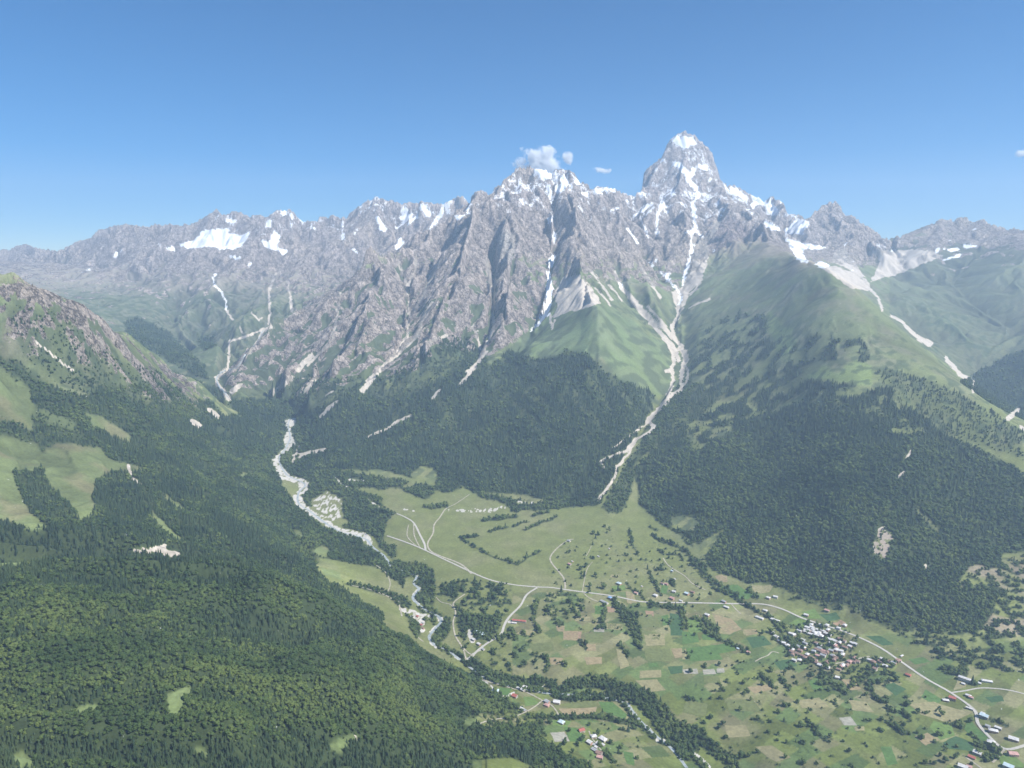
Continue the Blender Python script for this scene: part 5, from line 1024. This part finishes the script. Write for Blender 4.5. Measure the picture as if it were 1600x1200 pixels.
def building(kind, label, x, y, L, D, H, roof, ang, group=None, hip=False, slope=.42, veranda=True):
    zs = [float(zat(x+dx, y+dy)) for dx in (-L/2.5, 0, L/2.5) for dy in (-D/2.5, 0, D/2.5)]; z = min(zs) ; H = H + (max(zs)-z)*.6
    e = bpy.data.objects.new(kind, None); COL.objects.link(e); e.location = (x, y, z); e.rotation_euler = (0, 0, ang); e['label'] = label; e['category'] = kind.replace('_', ' ')
    if group: e['group'] = group
    V, F = [], []; box(V, F, -L/2, L/2, -D/2, D/2, -2.5, H)
    rh = D*slope*.5
    if not hip:
        for sx_e in (-1, 1):
            o = len(V); X = sx_e*(L/2-.01); V += [(X, -D/2, H), (X, D/2, H), (X, 0, H+rh)]; F.append((o, o+1, o+2))
    child('wall', V, F, M_WALL[HR.randrange(3) if L < 24 else 0], e)
    V, F = [], []; ov = .7; t = .22; ins = (D*.42 if hip else -ov*.2)
    zE = H - ov*slope
    def slab(sgn):
        o = len(V); a = [(-L/2-ov, sgn*(D/2+ov), zE), (L/2+ov, sgn*(D/2+ov), zE), (L/2-ins, 0, H+rh), (-L/2+ins, 0, H+rh)]
        V.extend(a); V.extend([(p[0], p[1], p[2]+t) for p in a])
        F.extend([(o,o+1,o+2,o+3), (o+4,o+7,o+6,o+5), (o,o+4,o+5,o+1), (o+1,o+5,o+6,o+2), (o+2,o+6,o+7,o+3), (o+3,o+7,o+4,o)])
    slab(-1); slab(1)
    if hip:
        for s_ in (-1, 1):
            o = len(V); V.extend([(s_*(L/2+ov), -(D/2+ov), zE+t*.9), (s_*(L/2+ov), (D/2+ov), zE+t*.9), (s_*(L/2-ins), 0, H+rh+t*.9), (s_*(L/2+ov), -(D/2+ov), zE), (s_*(L/2+ov), (D/2+ov), zE), (s_*(L/2-ins), 0, H+rh)]); F.extend([(o,o+1,o+2), (o+3,o+5,o+4), (o,o+3,o+4,o+1)])
    child('roof', V, F, M_ROOF[roof], e)
    nwin = max(2, int(L/3.6))
    V, F = [], []
    wx = [-L/2 + L*(i+.5)/nwin for i in range(nwin)]
    wm = bpy.data.meshes.new('window'); vv, ff = [], []; box(vv, ff, -.55, .55, -.06, .06, -.7, .7); wm.from_pydata(vv, [], ff); wm.materials.append(M_DARK)
    for X in wx[::max(1, len(wx)//3)]:                                # upper windows on the side towards the valley
        o = bpy.data.objects.new('window', wm); COL.objects.link(o); o.parent = e; o.location = (X, -D/2-.05, H-1.5)
    if veranda and L > 11:
        V, F = [], []; box(V, F, -L*.32, L*.32, -D/2-1.6, -D/2-.02, H-3.1, H-2.9)
        for X in (-L*.31, 0, L*.31): box(V, F, X-.1, X+.1, -D/2-1.55, -D/2-1.35, -2.0, H-3.12)
        child('balcony', V, F, M_WOOD, e)
    return e
ORD = 'first second third fourth fifth sixth seventh eighth ninth tenth eleventh twelfth thirteenth fourteenth fifteenth sixteenth seventeenth eighteenth nineteenth twentieth'.split()
def ordinal(i):
    if i < 20: return ORD[i]
    T = {2: 'twenty', 3: 'thirty', 4: 'forty', 5: 'fifty', 6: 'sixty'}; n = i+1
    return (T[n//10] + '-' + ORD[n % 10 - 1]) if n % 10 else T[n//10][:-1] + 'ieth'
CORE = [('white','125 85 195 75 160 415 200 455 240 500 275 522 310 542 350 580 375 685 425 680 345 425 370 440 425 400 470 392 500 370 540 345 560 390 600 395 640 350 690 350 700 390 530 430 580 430 620 440 680 430 460 490 460 560 500 630 620 540 760 500 810 520 750 530 820 595 840 630 910 550 930 520 960 530 700 760 620 730 840 740 1100 685 1220 670 1330 710 1250 740 860 350 800 375 515 400 565 412 610 420 655 405 710 440 545 372 590 445 715 485 735 520 480 410 640 460 780 585'),
 ('brown','590 580 640 600 570 680 600 710 430 590 360 630 450 640 770 660 950 660 820 480 780 560 860 560 590 520 690 610 880 730 350 605 400 620 940 700 985 695 1130 700 1200 695 540 655 660 620 800 770 1370 690 690 700 760 680 480 660 850 500 1300 700 1150 770'), ('grey','650 640 410 550 730 590 560 600 620 570 480 520 745 640'), ('pink','600 640 655 595 770 545 1380 685 830 745 905 700'), ('blue','1160 735')]
def settle():
    items = []
    for c, s in CORE:
        q = Q('C2', s); q.sort()
        for i, p in enumerate(q): items.append((p, c, i))
    fp = np.array([it[0] for it in items]); X, Y, Z = drop(fp[:,0], fp[:,1]+2.0)
    pr = np.array([[X[i], Y[i]] for i in range(len(items))])
    ax, ay, _ = drop([1286, 1373], [977, 1010]); base = math.atan2(ay[1]-ay[0], ax[1]-ax[0])
    for (p, c, i), x, y in zip(items, X, Y):
        L = HR.uniform(10.5, 16); D = HR.uniform(8, 10.5); ang = base + HR.choice((0, 0, math.pi/2, math.pi)) + HR.uniform(-.25, .25)
        if c == 'blue': lab = 'bright blue roofed house in the right-hand cluster of the village'
        else: lab = '%s roofed house, %s such roof from the left in the dense village' % ({'white':'pale','brown':'rusty brown','grey':'dull grey','pink':'faded red'}[c], ordinal(i))
        building('house', lab, float(x), float(y), L, D, HR.uniform(4.5, 6.5), c, ang, 'houses of the dense village', HR.random() < .3)
    return base
BASE = settle()
# key, x y, roof, length, depth, height, turn in degrees, kind, label
FARMS = [('C2','95 205','white',13,9,5,0,'house','small pale house alone below the bend of the main road'),('C2','490 250','white',14,10,6,10,'house','cream house beside the main road just above the village'),('C2','190 300','white',30,10,6,0,'barn','long white roofed building among trees left of the village'),('C2','40 275','white',26,9,5,0,'barn','long narrow pale roof at the village fringe, nearer the lane'),
 ('C2','690 205','pink',15,10,5,0,'house','faded red roofed farmhouse between bushes above the main road'),('C2','1410 638','white',13,4,3,80,'shed','thin white shed in the field beyond the main road'),('C2','1470 825','red',14,9,4.5,0,'house','red roofed hut in the green field below the main road'),('C2','790 850','white',12,9,5,20,'house','pale house alone in a tree clump below the village'),
 ('C3','450 278','white',32,11,8,0,'school','long pale two storey building under tall trees by the junction'),('C3','435 315','white',9,7,3,0,'shed','small white shed in the yard of the long pale building'),('C3','680 290','white',26,9,4,25,'barn','long white barn standing alone right of the tall trees'),('C3','600 310','white',9,7,3.5,10,'shed','little white shed beside the lone white barn'),
 ('C3','250 490','white',15,9,4,25,'shed','white roofed shed just left of the red roadside house'),('C3','320 474','red',17,12,6.5,10,'house','red roofed house at the road junction'),('C3','485 440','white',13,8,4,0,'house','pale roofed cottage right of the junction'),('C3','515 460','pink',11,8,4,0,'house','pinkish roofed cottage right of the junction'),('C3','500 575','white',17,5,3.5,0,'shed','long narrow roadside shed with pale roof'),
 ('C3','650 662','pale blue',19,14,7,0,'house','large pale blue roofed house where the road bends'),('C3','640 628','white',10,7,4,0,'shed','small pale shed behind the large pale blue roof'),('C3','690 760','grey',11,8,4,0,'shed','dull small roof under trees below the pale blue one'),('C3','745 812','white',20,11,5.5,20,'house','white roofed house, left of a pair by the lower road'),('C3','797 782','white',15,8,5,0,'house','white roofed house, right of a pair by the lower road'),
 ('C3','957 898','white',21,14,5.5,10,'house','broad white roofed house standing alone near the right edge'),('C3','722 930','white',16,12,5,10,'house','white roofed house close against the lower road'),('C3','580 1045','white',17,13,6,0,'house','pale roofed house joined to a red shed, lower right'),('C3','522 1085','red',15,9,4,0,'shed','red roofed shed joined to the pale roofed house, lower right'),('C3','950 1055','pink',20,13,6,-10,'house','faded red roofed house by the forked lane'),
 ('C3','430 1190','white',20,12,6,10,'house','white roofed house cut by the bottom edge of the picture'),('C3','495 1185','pink',11,8,4,10,'shed','reddish shed beside the white roof at the bottom edge'),('C3','905 1185','pale blue',20,14,6,0,'house','pale blue roofed house at the bottom right corner'),
 ('C4','210 242','pale blue',17,13,5.5,-15,'house','pale roofed house nearest the forest in the riverside hamlet'),('C4','395 295','red',14,12,6,15,'house','crimson roofed house in the riverside hamlet'),('C4','473 232','white',12,9,5,0,'house','white house just above the crimson roof'),('C4','492 200','white',14,8,4,20,'house','white roofed house by the river trees in the hamlet'),('C4','430 212','white',10,8,4,0,'shed','small white shed at the bend of the hamlet lane'),
 ('C4','800 352','white',18,13,6,30,'house','large white roofed house where the hamlet lanes meet'),('C4','705 345','grey',15,10,5,0,'house','grey roofed house beside the lane fork'),('C4','703 380','pink',13,9,5,10,'house','pinkish roofed house just under the lane fork'),('C4','460 412','white',11,8,4,0,'shed','white shed left of two beside the curved farm track'),('C4','490 425','grey',9,7,3,0,'shed','greyish shed right of two beside the curved farm track'),
 ('C4','843 545','pale blue',15,12,5.5,10,'house','bluish white house at the foot of the hamlet lane'),('C4','1037 622','red',15,11,5,70,'house','orange red roofed house alone above the lowest farm cluster'),('C4','1155 680','white',13,10,5,60,'house','white house at the top of the lowest farm cluster'),('C4','1242 706','white',19,12,5,0,'house','broad pale roof at the right of the lowest farm cluster'),('C4','1115 742','white',13,10,6,0,'house','white house at the left of the lowest farm cluster'),
 ('C4','1200 750','white',11,9,5,0,'house','white house in the middle of the lowest farm cluster'),('C4','1160 755','grey',10,7,3.5,30,'shed','small grey shed in the middle of the lowest farm cluster'),('C4','1178 778','white',8,6,3,0,'shed','tiny white shed in the lowest farm cluster'),('C4','1245 756','white',8,6,3,0,'shed','tiny pale shed right of the lowest farm cluster'),('C4','1160 808','grey',14,8,4,0,'shed','grey shed at the lower left of the lowest farm cluster'),
 ('C4','1205 842','brown',15,11,5,-30,'house','rusty roofed house below the lowest farm cluster'),('C4','1213 882','pink',14,9,5,-20,'house','pale pinkish roof at the bottom of the lowest farm cluster'),
 ('C5','1300 305','red',46,9,5,-12,'barn','very long red roofed barn beside the bridge road'),('C5','1250 322','white',16,6,3,-12,'shed','narrow pale shed below the very long red barn'),('C5','912 402','pale blue',17,5,4,-8,'shed','upper of three parallel pale sheds in the woods'),('C5','925 418','pale blue',19,5,4,-8,'shed','middle of three parallel pale sheds in the woods'),('C5','942 436','pale blue',17,5,4,-8,'shed','lowest of three parallel pale sheds in the woods'),
 ('C5','860 482','white',13,8,4,0,'shed','white shed on the sandy clearing in the woods'),('C5','912 526','white',13,8,4,0,'house','white house near the road fork by the bridge'),('C5','955 575','grey',9,7,3,0,'shed','small grey roadside shed above the bridge'),('C5','325 262','red',11,8,4,0,'shed','small red shed in the works yard by the river'),('C5','360 342','red',10,7,3.5,0,'shed','red shed below the sandy works yard'),('C5','375 318','white',9,6,3,0,'shed','white hut in the works yard'),('C5','375 372','brown',10,6,3,0,'shed','rusty shed lowest in the works yard'),
 ('C1','145 120','grey',15,9,4,0,'farmhouse','grey ruined farm at the top of the dirt track'),('C1','150 302','pink',14,9,4.5,0,'house','reddish roofed house in the upper meadow'),('C1','172 280','white',8,6,3,0,'shed','tiny white shed beside the reddish meadow house'),('C1','535 455','pale blue',17,12,5.5,0,'house','pale blue roofed house above the main road with bright garden'),('C1','420 600','grey',32,9,4.5,0,'barn','long grey shed with white front below the main road'),('C1','465 568','blue',13,11,6,0,'house','slate blue house right on the main road'),
 ('C1','530 597','white',7,6,3,0,'shed','tiny white hut below the main road'),('C1','670 530','pink',14,9,5,0,'house','red and white roofed house above the main road'),('C1','820 550','white',15,11,6,0,'house','white house with round looking roof above the main road'),('C1','875 455','brown',12,8,4.5,0,'house','brown roofed house, left of the old farm group'),('C1','905 458','pink',13,8,4.5,0,'house','pinkish roofed house, right of the old farm group'),('C1','965 518','white',12,10,5,20,'house','pale roofed house beneath the old farm group'),('C1','950 572','pink',15,12,6,0,'house','beige house with pinkish roof close to the main road'),
 ('C1','1065 535','pale blue',15,12,6,0,'house','bluish grey roofed house at the start of the hedged lane'),('C1','1110 520','brown',14,8,4,0,'barn','brown barn right of the bluish grey roof'),('C1','1020 590','white',12,6,4,0,'shed','white shed beside the main road near hedged farms'),('C1','1355 598','grey',15,9,6,0,'house','grey house where a lane leaves the main road'),('C1','1373 640','white',18,9,5,0,'house','white building just below the lane turning'),('C1','1222 702','white',16,10,6,0,'house','white house half hidden by trees in the fields'),('C1','1150 706','pink',10,6,3.5,0,'shed','small red shed left of the white field house'),
 ('C1','970 420','white',9,7,4,0,'shed','small white shed beside the hedged lane'),('C1','950 355','pale blue',9,7,4,0,'shed','small pale blue shed highest on the hedged lane'),('C1','375 240','white',8,6,3,0,'shed','tiny white hut among the garden plots'),('C1','460 180','white',7,5,3,0,'shed','tiny pale hut alone high in the pasture'),('B9','310 655','pink',11,8,4,0,'house','red and white cottage in the fields left of the village'),('B9','262 637','pale blue',8,6,3,0,'shed','tiny greenish blue shed in the fields left of the village'),
 ('B5','500 598','white',20,8,4,0,'barn','pale roofed barn at the valley head below the forest'),('B8','1410 345','white',6,5,3,0,'shed','tiny pale hut on the meadow above the road')]
def farms():
    fp = np.array([Q(f[0], f[1])[0] for f in FARMS]); X, Y, Z = drop(fp[:,0], fp[:,1]+2.0)
    for f, x, y in zip(FARMS, X, Y):
        k, _, c, L, D, H, a, kind, lab = f
        b = BASE if a >= -5 else 0.0
        building(kind, lab, float(x), float(y), L*.95, D*.95, H, c, b + math.radians(a), {'house':'scattered farmhouses in the valley','shed':'sheds and huts in the valley','barn':'barns in the valley'}.get(kind), HR.random() < .35 and L > 12, veranda=(kind == 'house'))
    return [(float(a), float(b), f[8]) for (a, b), f in zip(fp, FARMS)]
MARKS = farms()
print('houses', time.time()-T0)

# ------------------------------------------------------------------ trees standing on their own
def lone_trees():
    marks = [(Q('C2','600 450')[0][0], Q('C2','600 450')[0][1], 'the dense village')] + MARKS
    used = {}; rows = []
    for t in LONE:
        qx, qy = project(t[0], t[1], t[2]); qx, qy = float(qx), float(qy)
        best = min(marks[1:], key=lambda m_: (m_[0]-qx)**2 + (m_[1]-qy)**2)
        if (abs(qx-1280) < 70 and abs(qy-1005) < 35): best = marks[0]
        dx, dy = qx-best[0], qy-best[1]
        side = ('right of' if dx > 0 else 'left of') if abs(dx) > abs(dy) else ('below' if dy > 0 else 'above')
        ref = best[2].replace(',', ''); wd = ref.split()[:9]
        while len(ref.split()) > 9 and wd[-1] in ('in','of','the','a','by','beside','at','just','cut','among','joined','to','and','with','near','where','below','above','from','under','behind','alone','standing','small','left','right','upper','hedged','lowest','lane','on'): wd.pop()
        ref = ' '.join(wd)
        if not ref.startswith('the '): ref = 'the ' + ref
        rows.append((side, ref, math.hypot(dx, dy), t))
    rows.sort(key=lambda r: (r[1], r[0], r[2]))
    n = 0; prev = None
    for side, ref, d, t in rows:
        n = n+1 if (side, ref) == prev else 0; prev = (side, ref)
        x, y, z, k, w, hgt, rz = t
        con = k >= NB
        e = bpy.data.objects.new('fir_tree' if con else 'leafy_tree', None); COL.objects.link(e); e.location = (x, y, z+.3); e.rotation_euler = (0, 0, rz); e.scale = (w, w, hgt)
        c = bpy.data.objects.new('crown', CONES[k-NB] if con else CROWNS[k]); COL.objects.link(c); c.parent = e
        tr = bpy.data.objects.new('trunk', TRUNKS[1 if con else 0]); COL.objects.link(tr); tr.parent = e
        e['category'] = 'tree'; e['group'] = 'single trees in the meadows and fields'
        e['label'] = '%s %s, %s nearest %s' % ('dark fir' if con else 'leafy tree', '', ordinal(n), side + ' ' + ref) if False else '%s %s %s%s' % ('fir' if con else 'tree', side, ref, '' if n == 0 else ', %s closest' % ordinal(n))
lone_trees()

# ------------------------------------------------------------------ cloud scraps beyond the crest
def clouds():
    m = bpy.data.materials.new('cloud_vapour'); m.use_nodes = True; n = m.node_tree.nodes; l = m.node_tree.links; n.remove(n['Principled BSDF'])
    pv = n.new('ShaderNodeVolumePrincipled'); pv.inputs['Color'].default_value = (1, 1, 1, 1); pv.inputs['Anisotropy'].default_value = 0.0
    geo = n.new('ShaderNodeNewGeometry'); t = n.new('ShaderNodeTexNoise'); t.inputs['Scale'].default_value = 0.0045; t.inputs['Detail'].default_value = 6; t.inputs['Roughness'].default_value = 0.62; l.new(geo.outputs['Position'], t.inputs['Vector'])
    r = n.new('ShaderNodeMapRange'); r.inputs['From Min'].default_value = .42; r.inputs['From Max'].default_value = .62; r.inputs['To Min'].default_value = 0; r.inputs['To Max'].default_value = .045; l.new(t.outputs['Fac'], r.inputs['Value'])
    tc = n.new('ShaderNodeTexCoord'); gr = n.new('ShaderNodeVectorMath'); gr.operation = 'LENGTH'; l.new(tc.outputs['Object'], gr.inputs[0])
    su = n.new('ShaderNodeMath'); su.operation = 'MULTIPLY_ADD'; su.inputs[1].default_value = -0.42; l.new(gr.outputs['Value'], su.inputs[0]); l.new(t.outputs['Fac'], su.inputs[2])
    r.inputs['From Min'].default_value = .21; r.inputs['From Max'].default_value = .46; l.new(su.outputs[0], r.inputs['Value']); l.new(r.outputs[0], pv.inputs['Density']); l.new(pv.outputs[0], n['Material Output'].inputs['Volume'])
    v, f = ico(3); rr = random.Random(5)
    for px, py, w, hh, lab, dens in ((843, 254, 54, 40, 'small white cloud clinging to the central summit', 1), (817, 262, 22, 12, 'faint wisp trailing left of the summit cloud', 1), (886, 249, 15, 18, 'little cloud scrap right of the summit cloud', 1), (938, 266, 22, 9, 'thin pale wisp between the two high peaks', 1), (1603, 240, 22, 14, 'small cloud scrap at the right edge of the sky', 1)):
        Y = 15600.0; x, y, z = P(px, py, Y); k = Y/FPX*1.03
        me = bpy.data.meshes.new('cloud'); me.from_pydata([tuple(p*(1+.12*math.sin(5*p.x+px)*math.cos(4*p.z))) for p in v], [], f); me.materials.append(m)
        o = bpy.data.objects.new('cloud', me); COL.objects.link(o); o.location = (float(x), Y, float(z)); o.scale = (w*k/2*1.5, w*k/2*.9, hh*k/2*1.5)
        o['label'] = lab; o['category'] = 'cloud'; o['group'] = 'cloud scraps over the crest'
clouds()
print('done', time.time()-T0, len(bpy.data.objects))
